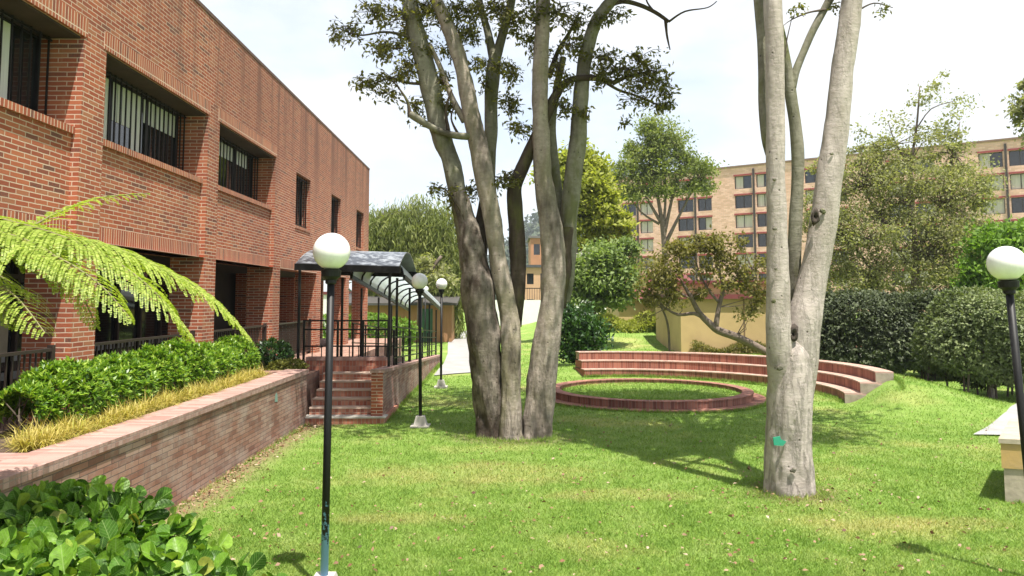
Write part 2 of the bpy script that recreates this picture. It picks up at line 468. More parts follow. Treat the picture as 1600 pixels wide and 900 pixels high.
for (tx, ty, ra, rb, e_) in ((3.85, 10.45, .38, .75, 1.), (.18, 14.45, .5, .95, 1.5)):
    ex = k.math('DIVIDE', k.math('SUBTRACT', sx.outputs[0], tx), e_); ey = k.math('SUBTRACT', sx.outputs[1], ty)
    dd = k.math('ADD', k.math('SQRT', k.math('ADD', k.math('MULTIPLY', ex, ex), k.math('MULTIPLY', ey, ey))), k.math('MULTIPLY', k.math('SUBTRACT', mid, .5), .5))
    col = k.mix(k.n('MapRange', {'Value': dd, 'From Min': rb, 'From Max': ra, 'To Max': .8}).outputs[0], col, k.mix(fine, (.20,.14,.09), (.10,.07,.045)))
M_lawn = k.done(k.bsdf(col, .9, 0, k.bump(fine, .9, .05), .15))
k = N('grass_blades'); P = k.pos(); col, fine, mid = lawn_color(k, P)
rnd = k.n('NewGeometry').outputs['Random Per Island']
col = k.mix(.7, col, k.ramp(rnd, [(0, (.55,.62,.5)), (.5, (1.1,1.1,1.)), (.86, (1.35,1.3,1.2)), (.95,(1.9,1.55,1.5)), (1, (2.3,1.7,1.8))]), 'MULTIPLY')
d = k.bsdf(col, .6, 0, None, .25); t_ = k.n('BsdfTranslucent', {'Color': k.mix(1.0, col, (1.2,1.3,.6), 'MULTIPLY')}).outputs[0]
M_blades = k.done(k.n('MixShader', {0: .35, 1: d, 2: t_}).outputs[0])

def barkmat(name, a, b, moss, mossf, darkf, c=(.03,.022,.018), crack=.5):
    k = N(name); P = k.pos()
    n1 = k.noise(2.2, 6, .65, k.map(P, (1, 1, .5))); n2 = k.noise(9, 6, .7, k.map(P, (1, 1, 1.6))); n3 = k.noise(1.3, 5, .6, k.map(P, (1.4, 1.4, .5), (3, 1, 7)))
    rings = k.noise(5, 4, .6, k.map(P, (.6, .6, 6)))
    col = k.mix(k.ramp(n2, [(.3, 0), (.7, 1)]), a, b)
    col = k.mix(k.math('MULTIPLY', k.ramp(rings, [(.5, 0), (.7, 1)]), .14), col, tuple(x*.5 for x in a))
    col = k.mix(k.math('MULTIPLY', k.ramp(n1, [(.50, 0), (.62, 1)]), mossf), col, moss)
    col = k.mix(k.math('MULTIPLY', k.ramp(n3, [(.50, 0), (.64, 1)]), darkf), col, c)
    cr = k.noise(10, 6, .7, k.map(P, (1.2, 1.2, .22)), .4)
    crk = k.ramp(cr, [(.50, 0), (.60, 1)])
    lowz = k.n('MapRange', {'Value': k.n('SeparateXYZ', {0: P}).outputs[2], 'From Min': 3.2, 'From Max': .6, 'To Min': .35, 'To Max': 1.}).outputs[0]
    col = k.mix(k.math('MULTIPLY', k.math('MULTIPLY', crk, lowz), crack), col, tuple(x*.28 for x in a))
    vor = k.n('TexVoronoi', {'Vector': k.map(P, (1, 1, .8)), 'Scale': 7.0}).outputs['Distance']
    spot = k.ramp(vor, [(.05, 1), (.11, 0)])
    col = k.mix(k.math('MULTIPLY', spot, .7), col, (.04,.03,.025))
    h = k.math('ADD', k.math('SUBTRACT', k.math('MULTIPLY', n2, .8), k.math('MULTIPLY', k.math('MULTIPLY', crk, lowz), .9)), k.math('ADD', k.math('MULTIPLY', rings, .22), k.math('MULTIPLY', spot, -.6)))
    return k.done(k.bsdf(col, .9, 0, k.bump(h, .6, .03), .2))
M_bark = barkmat('pale_bark', (.40,.345,.295), (.25,.205,.165), (.17,.16,.08), .5, .62)
M_barkg = barkmat('grey_green_bark', (.27,.255,.20), (.17,.16,.115), (.13,.135,.055), .85, .65)
M_barkd = barkmat('dark_bark', (.10,.075,.055), (.06,.045,.033), (.10,.105,.03), .7, .6)
M_barkr = barkmat('smooth_grey_bark', (.50,.44,.40), (.37,.32,.285), (.27,.235,.185), .4, .28, (.15,.12,.095), .45)
M_twig = plain('twig_bark', (.10,.075,.055), (.06,.045,.035), 12, .9)
M_trunkbg = plain('background_bark', (.17,.13,.10), (.09,.07,.055), 6, .9)

# ------------------------------------------------------------------ ground
def ground_grid(name, xs, ys, m, dz=0., zf=gz):
    X, Y = np.meshgrid(xs, ys)
    V = np.stack([X, Y, zf(X, Y) + dz], -1).reshape(-1, 3)
    nx, ny = len(xs), len(ys)
    i = (np.arange(ny-1)[:, None]*nx + np.arange(nx-1)[None]).reshape(-1)
    return np_mesh(name, V, np.stack([i, i+1, i+nx+1, i+nx], 1), True)
xs = np.concatenate([np.linspace(-700, -30, 14), np.linspace(-25, 30, 180), np.linspace(35, 900, 16)])
ys = np.concatenate([np.linspace(-60, 1, 8), np.linspace(2, 60, 190), np.linspace(64, 1500, 24)])
tag(link_mesh('lawn', ground_grid('lawn', xs, ys, None), M_lawn), kind='structure')

def strip(name, pts, m, dz=.03):
    """closed polygon of ground pixels/points as a thin sheet following the ground, subdivided between two edges"""
    a, b = [[tuple(np.array(q[i])+(np.array(q[i+1])-np.array(q[i]))*t) for i in range(len(q)-1) for t in np.linspace(0, 1, 12, endpoint=False)]+[q[-1]] for q in pts]
    V = []; n = len(a)
    for p, q in zip(a, b):
        for t in (0, .5, 1):
            x = p[0]+(q[0]-p[0])*t; y = p[1]+(q[1]-p[1])*t
            V.append((x, y, float(gz(x, y)) + dz))
    Fq = [(i*3+k, i*3+k+1, (i+1)*3+k+1, (i+1)*3+k) for i in range(n-1) for k in (0, 1)]
    return tag(link_mesh(name, np_mesh(name, np.array(V), np.array(Fq)), m), kind='structure')
strip('path', ([(-2.3,26),(-2.3,30),(-2.55,36),(-3.1,44),(-3.6,52),(-4,62)], [(-1.0,27),(-1.1,30),(-1.3,36),(-1.75,44),(-2.2,52),(-2.6,62)]), M_path)
strip('pavement', ([(8.8,14.6),(9.8,15.7),(11.0,17.0),(12.4,18.8),(14.5,21)], [(10.6,14.4),(11.6,15.2),(12.8,16.6),(14.2,18.4),(17,21)]), M_path)

# grass blades
def inside_solid(X, Y):
    r = np.hypot(X-ARC[0], Y-ARC[1]); a = np.degrees(np.arctan2(Y-ARC[1], X-ARC[0]))
    bad = (r > 4.95) & (r < 6.2) & (a > -20) & (a < 102)
    rc = np.hypot(X-RING[0], Y-RING[1]); bad |= (rc > 2.33) & (rc < 3.0)
    bad |= (X < -3.98) & (Y < 17.2)
    bad |= (X < -2.4) & (Y > 16.0) & (Y < 31.5)
    bad |= (X < -1.0 - .05*np.maximum(Y-26, 0)) & (Y > 26) & (X > -2.35-.05*np.maximum(Y-26,0))
    bad |= (X > 9.2) & (Y > 14.4) & ((X-9.15) > (Y-14.75)*.78)
    bad |= np.hypot(X-3.85, Y-10.45) < .42
    bad |= ((X-.18)/.75)**2 + ((Y-14.5)/.45)**2 < 1
    return bad
def grass_field():
    n = 420000
    py = RNG.uniform(505, 925, n); px = RNG.uniform(-40, 1640, n)
    v = (CY-py)/F; u = (px-CX)/F
    dy = CT - v*ST; dz = v*CT+ST
    t = -CAMH/dz
    X = u*t; Y = dy*t
    ok = ~inside_solid(X, Y) & (Y < 48)
    thin = RNG.uniform(size=n) < np.where(X < -3.0, np.clip((X+3.95)/.95, .06, 1), 1)
    ok &= (thin | (Y > 17))
    X, Y = X[ok], Y[ok]; n0 = len(X)
    ex, ey = [], []
    def along(fx, fy, m, spread):
        ex.append(fx + RNG.normal(0, spread, m)); ey.append(fy + RNG.normal(0, spread, m))
    m = 5000; a = RNG.uniform(0, 6.283, m); along(RING[0]+3.0*np.cos(a), RING[1]+3.0*np.sin(a), m, .03)
    a = np.radians(RNG.uniform(-17, 101, m)); along(ARC[0]+4.93*np.cos(a), ARC[1]+4.93*np.sin(a), m, .03)
    a = np.radians(RNG.uniform(-24, 101, m)); along(ARC[0]+6.2*np.cos(a), ARC[1]+6.2*np.sin(a), m, .03)
    a = RNG.uniform(0, 6.283, 700); along(3.85+.39*np.cos(a), 10.45+.36*np.sin(a), 700, .05)
    a = RNG.uniform(0, 6.283, 1200); along(.18+.74*np.cos(a), 14.45+.42*np.sin(a), 1200, .06)
    along(np.full(2500, -2.43), RNG.uniform(16.3, 31, 2500), 2500, .03)
    along(np.full(900, -3.97), RNG.uniform(8, 16, 900), 900, .03)
    a = RNG.uniform(0, 1.3, 500); along(6.36+.75*a, 9.7+a, 500, .02); a = RNG.uniform(0, 1.3, 500); along(6.36+a, 9.58-.35*a, 500, .02)
    X = np.concatenate([X]+ex); Y = np.concatenate([Y]+ey); n = len(X)
    Z = gz(X, Y)
    pos = np.stack([X, Y, Z-.004], 1)
    ax = rdir(n); ax[:, 2] = np.abs(ax[:, 2])*.8 + .55
    ln = (.035 + .0016*Y) * RNG.uniform(.5, 1.35, n)
    ln[n0:] *= 1.7
    wd = (.0028 + .00062*Y) * RNG.uniform(.7, 1.3, n)
    V, Fs = scatter(*BLADE, pos, ax, rdir(n), ln, wd)
    o = link_mesh('grass', np_mesh('grass', V, Fs), M_blades)
    tag(o, 'short mown bright green grass growing all over the lawn', 'grass', kind='stuff')
grass_field()
def litter():
    n = 1500
    py = RNG.uniform(560, 900, n)**1.0; px = RNG.uniform(280, 1600, n)
    P_ = np.array([PZ(a, b) for a, b in zip(px, py)])
    ok = ~inside_solid(P_[:, 0], P_[:, 1]); P_ = P_[ok]
    m = 700                                             # a denser drift along the foot of the retaining wall and under the trees
    yy = RNG.uniform(9, 16.2, m); xx = -4.0 + np.abs(RNG.normal(0, .22, m))
    th = RNG.uniform(0, 6.28, 160); rr = np.abs(RNG.normal(.3, .5, 160))
    t1 = np.stack([3.85 + (.35+rr)*np.cos(th), 10.4 + (.35+rr)*np.sin(th), 0*th], 1)
    P_ = np.concatenate([P_, np.stack([xx, yy, 0*xx], 1), t1])
    P_ = P_[P_[:, 1] > 5]
    P_[:, 2] = gz(P_[:, 0], P_[:, 1]) + RNG.uniform(.025, .06, len(P_))
    ax = rdir(len(P_)); ax[:, 2] *= .3
    m_ = leafmat('fallen_leaf', [(0, (.10,.045,.025)), (.35, (.20,.10,.05)), (.7, (.30,.19,.11)), (1, (.42,.32,.24))], .1)
    o = leaves('leaf_litter', P_, .045, m_, None, DIAMOND, ax, rdir(len(P_), 2.0), .6, .5)
    tag(o, 'dry tan and brown fallen leaves strewn over the lawn', 'leaf litter', kind='stuff')
litter()

# ------------------------------------------------------------------ brick building
FX = -5.77
TZ = 0.90
BY = [5.85 + 4.5*i for i in range(7)]        # pillar start (5.85 .. 32.85)
bld = thing('brick_building', 'two storey red brick building with barred windows over a dark arcade', 'building', (FX, 12, 0))
ZS, ZSILL, ZWT, ZTOP = 3.36, 4.80, 6.17, 8.15
wh = []
for i in range(3):
    wh.append((BY[i]+.6, BY[i+1], ZS, ZWT))
small = [(21.3, 22.9, 4.62, 6.12), (25.75, 27.25, 4.62, 6.12), (30.2, 31.8, 4.62, 6.12)]
mb = MB()
mb.holes((FX, 0, 0), (0,1,0), (1,0,0), 1.0, 33.0, ZS, ZTOP, wh + small + [(1.3, 5.85, ZS, ZWT)], .66)
mb.poly([(FX,33,ZS),(-14,33,ZS),(-14,33,ZTOP),(FX,33,ZTOP)])
mb.poly([(FX,1,ZS),(FX,1,ZTOP),(-14,1,ZTOP),(-14,1,ZS)])
mb.poly([(-14,1,0),(-14,1,ZTOP),(-14,33,ZTOP),(-14,33,0)])
mb.build('wall', M_brick, bld)
mb = MB(); mb.box(-14, FX-.3, 1, 33, ZTOP-.5, ZTOP-.3); mb.build('roof', M_conc, bld)
mb = MB(); mb.box(FX-.32, FX+.012, .98, 33.02, ZTOP, ZTOP+.07); mb.box(-14, FX-.32, 32.7, 33.02, ZTOP, ZTOP+.07); mb.build('coping', plain('coping_dark', (.16,.085,.07), (.09,.06,.055), 4, .9, stretch=(1,3,1)), bld)
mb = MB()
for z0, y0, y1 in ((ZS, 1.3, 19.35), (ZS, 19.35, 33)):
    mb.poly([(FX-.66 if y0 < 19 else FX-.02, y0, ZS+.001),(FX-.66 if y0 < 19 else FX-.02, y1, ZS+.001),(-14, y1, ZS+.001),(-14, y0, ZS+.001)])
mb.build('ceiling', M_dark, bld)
# spandrels, sills, lintels
for i in range(-1, 3):
    y0, y1 = (BY[i]+.6, BY[i+1]) if i >= 0 else (1.3, 5.85)
    MB().box(FX-.55, FX-.12, y0+.002, y1-.002, ZS+.25, ZSILL).build('spandrel', M_brick, bld)
    MB().box(FX-.55, FX-.11, y0+.002, y1-.002, ZS, ZS+.248).build('lintel', M_soldier, bld)
    MB().box(FX-.60, FX-.07, y0+.003, y1-.003, ZSILL+.002, ZSILL+.10).build('sill', M_soldier, bld)
    MB().box(FX-.05, FX+.008, y0-.08, y1+.08, ZWT+.002, ZWT+.26).build('lintel', M_soldier, bld)
for i in range(3, 6):
    y0, y1 = BY[i]+.6, BY[i+1]
    MB().box(FX-.4, FX+.008, y0, y1, ZS-.001, ZS+.24).build('lintel', M_soldier, bld)
for y0, y1, z0, z1 in small:
    MB().box(FX-.1, FX+.02, y0-.04, y1+.04, z0-.08, z0-.002).build('sill', M_soldier, bld)
for i, y in enumerate(BY):
    MB().box(FX-.66, FX-.001, y, y+.6 if i < 6 else 33.0, TZ-.3, ZS).build('pillar', M_brick, bld)
    if i >= 3: MB().box(FX-2.5, FX-1.9, y, y+.6 if i < 6 else 33., TZ-.3, ZS).build('pillar', M_brick, bld)
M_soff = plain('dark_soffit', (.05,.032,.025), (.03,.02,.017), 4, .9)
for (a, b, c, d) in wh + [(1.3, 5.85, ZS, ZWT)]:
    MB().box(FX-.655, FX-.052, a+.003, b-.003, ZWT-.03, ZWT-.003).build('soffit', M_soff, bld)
# upper windows
def upper_window(y0, y1, z0, z1, xg, nb, white, barx):
    m = MB(); t = .05
    m.box(xg, xg+.06, y0, y1, z1-t, z1); m.box(xg, xg+.06, y0, y1, z0, z0+t)
    nm = max(2, int((y1-y0)/1.0)+1)
    for j in range(nm):
        y = y0 + (y1-y0-t)*j/(nm-1); m.box(xg+.001, xg+.061, y, y+t, z0+t, z1-t)
    win = m.build('window', M_black, bld)
    MB().box(xg+.012, xg+.022, y0, y1, z0, z1).build('pane', M_glass, win)
    m = MB()
    for (a, b, zb) in white:
        ya, yb = y0+(y1-y0)*a, y0+(y1-y0)*b
        nn = max(1, int((yb-ya)/.13))
        for j in range(nn):
            yy = ya + (yb-ya)*j/nn
            m.box(xg+.026, xg+.032, yy, yy+(yb-ya)/nn*.86, z0+(z1-z0)*zb, z1-.06)
    if m.v: m.build('blind', M_blind, win)
    m = MB()
    for j in range(nb):
        y = y0 + .06 + (y1-y0-.12)*j/(nb-1)
        m.box(barx, barx+.022, y-.011, y+.011, z0, z1)
    m.box(barx-.004, barx+.026, y0, y1, z0+.05, z0+.075); m.box(barx-.004, barx+.026, y0, y1, z1-.08, z1-.055)
    m.build('bars', M_black, win)
    return win
wz0, wz1 = ZSILL+.1, ZWT
upper_window(1.35, 5.8, wz0, wz1, FX-.64, 22, [(0,1,.3)], FX-.45)
upper_window(BY[0]+.62, BY[1]-.02, wz0, wz1, FX-.64, 20, [(.0,.5,.6),(.55,.8,.62),(.8,.86,.0)], FX-.45)
upper_window(BY[1]+.62, BY[2]-.02, wz0, wz1, FX-.64, 22, [(0,.36,.02),(.36,.52,.45),(.52,.62,.0),(.64,.98,.62)], FX-.45)
upper_window(BY[2]+.62, BY[3]-.02, wz0, wz1, FX-.64, 20, [(.05,.3,.1),(.3,.9,.7)], FX-.45)
for (y0, y1, z0, z1) in small:
    upper_window(y0, y1, z0, z1, FX-.30, 7, [(.05,.5,.72)], FX-.12)
# ground floor glazing at the back of the arcade
GX = -8.3
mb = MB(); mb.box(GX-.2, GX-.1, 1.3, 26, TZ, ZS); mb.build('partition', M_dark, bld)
for i in range(4):
    y0, y1 = 2.0+4.5*i, 6.2+4.5*i
    m = MB()
    for j in range(5):
        y = y0+(y1-y0-.07)*j/4; m.box(GX, GX+.07, y, y+.07, TZ, ZS-.1)
    m.box(GX+.001, GX+.068, y0, y1, TZ+2.0, TZ+2.08); m.box(GX+.001, GX+.068, y0, y1, TZ+.02, TZ+.1)
    wn = m.build('window', M_rail, bld)
    MB().box(GX-.02, GX-.005, y0, y1, TZ, ZS-.1).build('pane', M_glass, wn)
    m = MB()
    for j in range(9):
        for zz in (TZ+.32, TZ+.62): m.box(GX+.09, GX+.10, y0+.1+j*.46, y0+.1+j*.46+.32, zz, zz+.13)
    m.build('block_rows', plain('block_grey', (.30,.30,.29), (.20,.20,.20), 3, .6), wn)  # two rows of small grey blocks in front of the pane
    m = MB(); m.box(GX+.004, GX+.02, y0+1.15, y0+1.95, TZ+.75, TZ+1.9)
    if i in (1, 2): m.build('blind', plain('notice_sheet', (.40,.34,.24), (.30,.25,.17), 3, .8), wn)

# terrace floor, retaining wall, planter
tag(MB().box(-14, -4.3, -3, 33, -.3, TZ).box(-4.3, -2.8, 18.25, 20.5, -.3, TZ-.004).build('floor', M_paver), kind='structure')
WX = -4.04
rw = thing('retaining_wall', 'long weathered brick retaining wall with flat brick coping beside the lawn', 'wall', (WX, 10, 0))
MB().box(WX-.34, WX, -3, 16.05, -.3, 1.02).build('wall', M_wallb, rw)
MB().box(WX-.44, WX+.025, -3, 16.08, 1.022, 1.11).build('coping', M_cap, rw)
pk = thing('planter_kerb', 'low brick kerb crossing the near end of the raised bed', 'kerb', (-5.1, 7.2, TZ))
MB().box(-5.75, WX-.445, 7.05, 7.4, TZ-.05, 1.105).build('coping', M_cap, pk)
tag(MB().box(-5.72, WX-.446, 7.405, 16.05, TZ-.05, 1.05).build('bed_soil', M_soil), kind='structure')
tag(MB().box(-5.72, WX-.446, 15.6, 16.06, TZ-.04, 1.09).build('terrace_paving', M_paver), kind='structure')
gr = MB(); 
for j in range(16): gr.box(-5.6, WX-.5, 5.2+j*.115, 5.2+j*.115+.075, TZ+.02, TZ+.06)
gr.box(-5.64, -5.6, 5.15, 7.02, TZ+.002, TZ+.07); gr.box(WX-.5, WX-.46, 5.15, 7.02, TZ+.002, TZ+.07)
tag(gr.build('drain_grate', plain('weathered_steel', (.20,.19,.17), (.12,.11,.10), 6, .7)), 'grey slatted drain grate set behind the brick coping', 'grate')
pm = MB(); 
for j in range(7):
    a = j*.9; pm.poly([(WX+.004, 13.86+.09*math.cos(a)*(1+.3*(j%2)), .80+.07*math.sin(a)*(1+.4*((j+1)%2)))])
pm = MB(); pm.poly([(WX+.004, 13.8, .74), (WX+.004, 13.98, .72), (WX+.004, 13.96, .84), (WX+.004, 13.9, .9), (WX+.004, 13.82, .86)])
pm.build('paint_mark', plain('faded_green_paint', (.16,.30,.25), (.22,.30,.26), 20, .8), rw)

# steps and ramp
stp = thing('brick_steps', 'short flight of brick steps rising between two brick walls', 'steps', (-3.3, 16.3, 0))
for i in range(6):
    y0 = 16.0 + .30*i
    z1 = .15*(i+1) if i < 5 else .9
    MB().box(WX-.0 if i else WX-.05, -2.724 if i else -2.42, y0, 18.2, -.2 if i == 0 else .15*i+.001, z1-.03).build('riser', M_step, stp)
    MB().box(WX-.0 if i else WX-.05, -2.724 if i else -2.40, y0-.02, y0+.36, z1-.029, z1).build('tread', M_conc if i == 0 else plain('step_tread', (.56,.42,.33), (.44,.32,.25), 5, .9), stp)
rampw = thing('ramp_wall', 'sloping brick wall along the ramp running away from the steps', 'wall', (-2.6, 24, 0))
def slopebox(x0, x1, ya, yb, zb, za, zc):
    return MB().hexa([(x0,ya,zb),(x1,ya,zb),(x1,yb,zb),(x0,yb,zb),(x0,ya,za),(x1,ya,za),(x1,yb,zc),(x0,yb,zc)])
slopebox(-2.72, -2.48, 16.15, 31, -.3, 1.03, .28).build('wall', M_wallb, rampw)
m = MB().hexa([(-2.75,16.12,1.032),(-2.45,16.12,1.032),(-2.45,31.03,.282),(-2.75,31.03,.282),(-2.75,16.12,1.10),(-2.45,16.12,1.10),(-2.45,31.03,.35),(-2.75,31.03,.35)])
m.build('coping', M_cap, rampw)
MB().box(-2.723, -2.478, 16.13, 16.149, -.2, 1.03).build('pier_face', M_brick, rampw)
pw = thing('stair_parapet', 'low red brick parapet closing the top of the steps', 'wall', (-3.4, 18.2, 0))
MB().box(-4.6, -2.73, 18.21, 18.43, .3, 1.12).build('wall', M_step, pw)
MB().box(-4.62, -2.73, 18.19, 18.45, 1.122, 1.2).build('coping', M_cap, pw)
tag(slopebox(-3.9, -2.722, 20.5, 31.5, -.3, TZ, .02).build('ramp', M_path), kind='structure')
irw = thing('ramp_inner_wall', 'inner brick wall of the ramp under the arched canopy', 'wall', (-3.95, 25, 0))
slopebox(-4.12, -3.902, 20.5, 31, -.3, 1.05, .3).build('wall', M_wallb, irw)

# canopy
cp = thing('entrance_canopy', 'dark framed vaulted canopy with translucent panels descending over the ramp', 'canopy', (-3.3, 19, 0))
ya, yb, ze, zr = 17.7, 21.2, 3.36, .42
na = 10
def arcp(i): 
    t = i/na; return ya+(yb-ya)*t, ze+zr*math.sin(math.pi*t)
m = MB()
for i in range(na):
    (y0, z0), (y1, z1) = arcp(i), arcp(i+1)
    m.hexa([(-4.75,y0,z0),(-2.38,y0,z0-.06),(-2.38,y1,z1-.06),(-4.75,y1,z1),(-4.75,y0,z0+.025),(-2.38,y0,z0-.035),(-2.38,y1,z1-.035),(-4.75,y1,z1+.025)])
m.build('roof_sheet', M_roofgrey, cp)
m = MB(); m.bar((-4.78,ya-.03,ze-.06),(-2.35,ya-.03,ze-.13),.07,.15); m.build('fascia', M_black, cp)
MB().bar((-4.78,yb,ze-.06),(-2.35,yb,ze-.13),.07,.15).build('fascia', M_black, cp)
m = MB(); m.poly([(-4.76, *arcp(i)) for i in range(na+1)]); m.poly([(-4.79, *arcp(i)) for i in range(na, -1, -1)])
for i in range(na): m.poly([(-4.76,*arcp(i)),(-4.79,*arcp(i)),(-4.79,*arcp(i+1)),(-4.76,*arcp(i+1))])
m.build('end_panel', plain('grey_panel', (.33,.36,.38), (.25,.27,.29), 3, .5), cp)
# vault along the ramp
vx0, vx1, vy0, vy1 = -3.72, -2.42, 18.9, 30.6
def vz(y): return 3.14 - (y-vy0)*(3.14-2.17)/(vy1-vy0)
nv = 10; nr_ = 9
def vp(j, i, off=0):
    y = vy0+(vy1-vy0)*j/nr_; t = math.pi*i/nv
    c = (vx0+vx1)/2; a = (vx1-vx0)/2+off
    return (c-a*math.cos(t), y, vz(y)+(.48+off)*math.sin(t))
m = MB()
for j in range(nr_):
    for i in range(nv): 
        m.poly([vp(j,i),vp(j,i+1),vp(j+1,i+1),vp(j+1,i)])
        m.poly([vp(j,i,.012),vp(j+1,i,.012),vp(j+1,i+1,.012),vp(j,i+1,.012)])
m.build('roof_panel', M_poly, cp, True)
for j in range(nr_+1):
    MB().tube([vp(j,i,-.02) for i in range(nv+1)], [.026]*(nv+1), 6).build('rib', M_black, cp)
for x in (vx0, vx1):
    MB().bar((x,vy0,vz(vy0)-.03),(x,vy1,vz(vy1)-.03),.06,.10).build('eave_beam', M_black, cp)
def rampz(y): return TZ if y < 20.5 else max(0, TZ-(y-20.5)*.08)
for x, y in ((-2.6,17.75),(-2.6,19.0),(-2.6,21.6),(-2.6,24.6),(-2.6,27.5),(-2.6,30.3),(-3.95,19.0),(-3.95,21.6),(-3.95,24.6),(-3.95,27.5),(-4.68,17.75),(-4.68,21.1)):
    zb = 1.08-(max(y,16.1)-16.1)*.0503 if x > -3 else (rampz(y) if y > 18.5 else .9)
    zt = vz(y)-.05 if y > 18.95 and x > -4.5 else ze-.1
    MB().bar((x,y,zb),(x,y,zt),.055).build('post', M_black, cp)

# railings
def baluster_rail(name, label, y0, y1, x=FX-.16, n=None, group='railings between the brick pillars'):
    t = thing(name, label, 'railing', (x, (y0+y1)/2, TZ), group)
    m = MB(); m.box(x-.03, x+.03, y0, y1, TZ+.98, TZ+1.02); m.build('top_rail', M_rail, t)
    MB().box(x-.02, x+.02, y0, y1, TZ+.08, TZ+.115).build('bottom_rail', M_rail, t)
    n = n or int((y1-y0)/.115); m = MB()
    for j in range(1, n): 
        y = y0+(y1-y0)*j/n; m.box(x-.01, x+.01, y-.01, y+.01, TZ+.115, TZ+.98)
    m.build('balusters', M_rail, t)
    for y in (y0+.025, y1-.025): MB().box(x-.035, x+.035, y-.035, y+.035, TZ+.002, TZ+1.06).build('post', M_rail, t)
baluster_rail('railing', 'black baluster railing at the left edge below the fern', 6.5, 10.1, FX-.10)
baluster_rail('railing', 'black baluster railing behind the middle of the leafy hedge', BY[1]+.62, BY[2]-.03)
baluster_rail('railing', 'short black railing between the pillars beside the drooping fern tip', BY[2]+.62, BY[3]-.03)
baluster_rail('railing', 'black railing behind the round dark bush', BY[3]+.62, BY[4]-.03)
lr = thing('landing_railing', 'black horizontal bar railing standing on the parapet above the steps', 'railing', (-3.6, 18.3, 1.2))
m = MB()
for z in (2.05, 1.84, 1.45): m.bar((-4.72,18.32,z),(-2.6,18.32,z),.035)
m.build('rails', M_black, lr)
for x in (-4.70, -3.9, -3.3, -2.70): MB().bar((x,18.32,1.19 if x > -4.6 else TZ),(x,18.32,2.07),.05).build('post', M_black, lr)
m = MB()
for j in range(9): m.bar((-4.5+j*.22,18.32,1.19),(-4.5+j*.22,18.32,1.45),.02)
m.build('balusters', M_black, lr)
rr_ = thing('ramp_railing', 'black sloping bar railing on top of the ramp wall', 'railing', (-2.7, 24, 1))
m = MB()
for h in (.92, .68, .42, .18):
    m.bar((-2.6,18.5,.98+h),(-2.6,30.3,.98+h-.593),.032)
m.build('rails', M_black, rr_)
for y in np.arange(18.6, 30.4, 1.65): MB().bar((-2.6,y,1.09-(y-16.1)*.0503),(-2.6,y,1.09-(y-16.1)*.0503+.85),.04).build('post', M_black, rr_)
r2 = thing('inner_ramp_railing', 'black bar railing on the far inner side of the ramp', 'railing', (-3.95, 24, 1))
m = MB()
for h in (.92, .66, .40): m.bar((-4.0,20.6,1.0+h),(-4.0,30.3,1.0+h-.6),.032)
m.build('rails', M_black, r2)
for y in np.arange(20.7, 30.4, 1.9): MB().bar((-4.0,y,1.05-(y-20.5)*.0714),(-4.0,y,1.0-(y-20.5)*.0619+.93),.04).build('post', M_black, r2)

# ------------------------------------------------------------------ amphitheatre and ring
def arcseg(r0, r1, a0, a1, z0, z1, c, n=64):
    m = MB()
    A = np.radians(np.linspace(a0, a1, n+1)); b = 0
    for a in A:
        for r, z in ((r0,z0),(r1,z0),(r1,z1),(r0,z1)): m.v.append((c[0]+r*math.cos(a), c[1]+r*math.sin(a), z))
    for i in range(n):
        p, q = i*4, (i+1)*4
        for k in range(4): m.f.append((p+k, p+(k+1)%4, q+(k+1)%4, q+k)[::-1])
    m.f.append((0,1,2,3)); m.f.append((n*4+3,n*4+2,n*4+1,n*4))
    return m
am = thing('amphitheatre_seating', 'three tiered curved brick seating facing the grass ring', 'seating', (*ARC, 0))
M_trim = plain('tread_edge', (.56,.47,.40), (.44,.36,.30), 5, .9)
M_endc = plain('end_render', (.42,.35,.29), (.27,.22,.18), 6, .95, bump=.3)
for i in range(3):
    r0 = 5.0+.37*i; z1 = .26*(i+1); a0, a1 = -17+1.0*i, 101-.2*i
    arcseg(r0, 6.12, a0, a1, (.26*i+.002 if i else -.3), z1-.032, ARC).build('tier', M_ringb, am)
    arcseg(r0-.015, r0+.395 if i < 2 else 6.14, a0-.15, a1+.15, z1-.03, z1, ARC).build('tread', M_treadb, am)
    a = R(a0); 
    arcseg(r0-.012, 6.13, a0-.5, a0-.02, (.26*i-.25 if i else -.3), z1-.033, ARC, 2).build('end_wall', M_endc, am)
rg = thing('lawn_ring', 'low round brick kerb ring enclosing a disc of grass', 'ring kerb', (*RING, 0))
arcseg(2.36, 2.6, 0, 360, -.2, .20, RING, 96).build('kerb', M_circb, rg)
arcseg(2.34, 2.62, 0, 360, .202, .225, RING, 96).build('coping', M_circb, rg)
arcseg(2.605, 2.94, 0, 360, -.2, .055, RING, 96).build('apron', M_circb, rg)
# grass disc inside ring
def disc():
    n = 9000
    th = RNG.uniform(0, 6.28, n); r = 2.34*np.sqrt(RNG.uniform(0, 1, n))
    pos = np.stack([RING[0]+r*np.cos(th), RING[1]+r*np.sin(th), np.full(n, .115)], 1)
    ax = rdir(n); ax[:, 2] = np.abs(ax[:, 2])+.4
    V, Fs = scatter(*BLADE, pos, ax, rdir(n), RNG.uniform(.04,.1,n), RNG.uniform(.01,.02,n))
    link_mesh('ring_grass', np_mesh('ring_grass', V, Fs), M_blades)
    tag(bpy.data.objects['ring_grass'], 'patchy dry grass growing inside the brick ring', 'grass', kind='stuff')
disc()
m = MB(); m.lathe([(2.355,.02),(2.355,.12)], 64, (*RING, 0)); tag(m.build('ring_lawn', M_lawn), kind='structure')

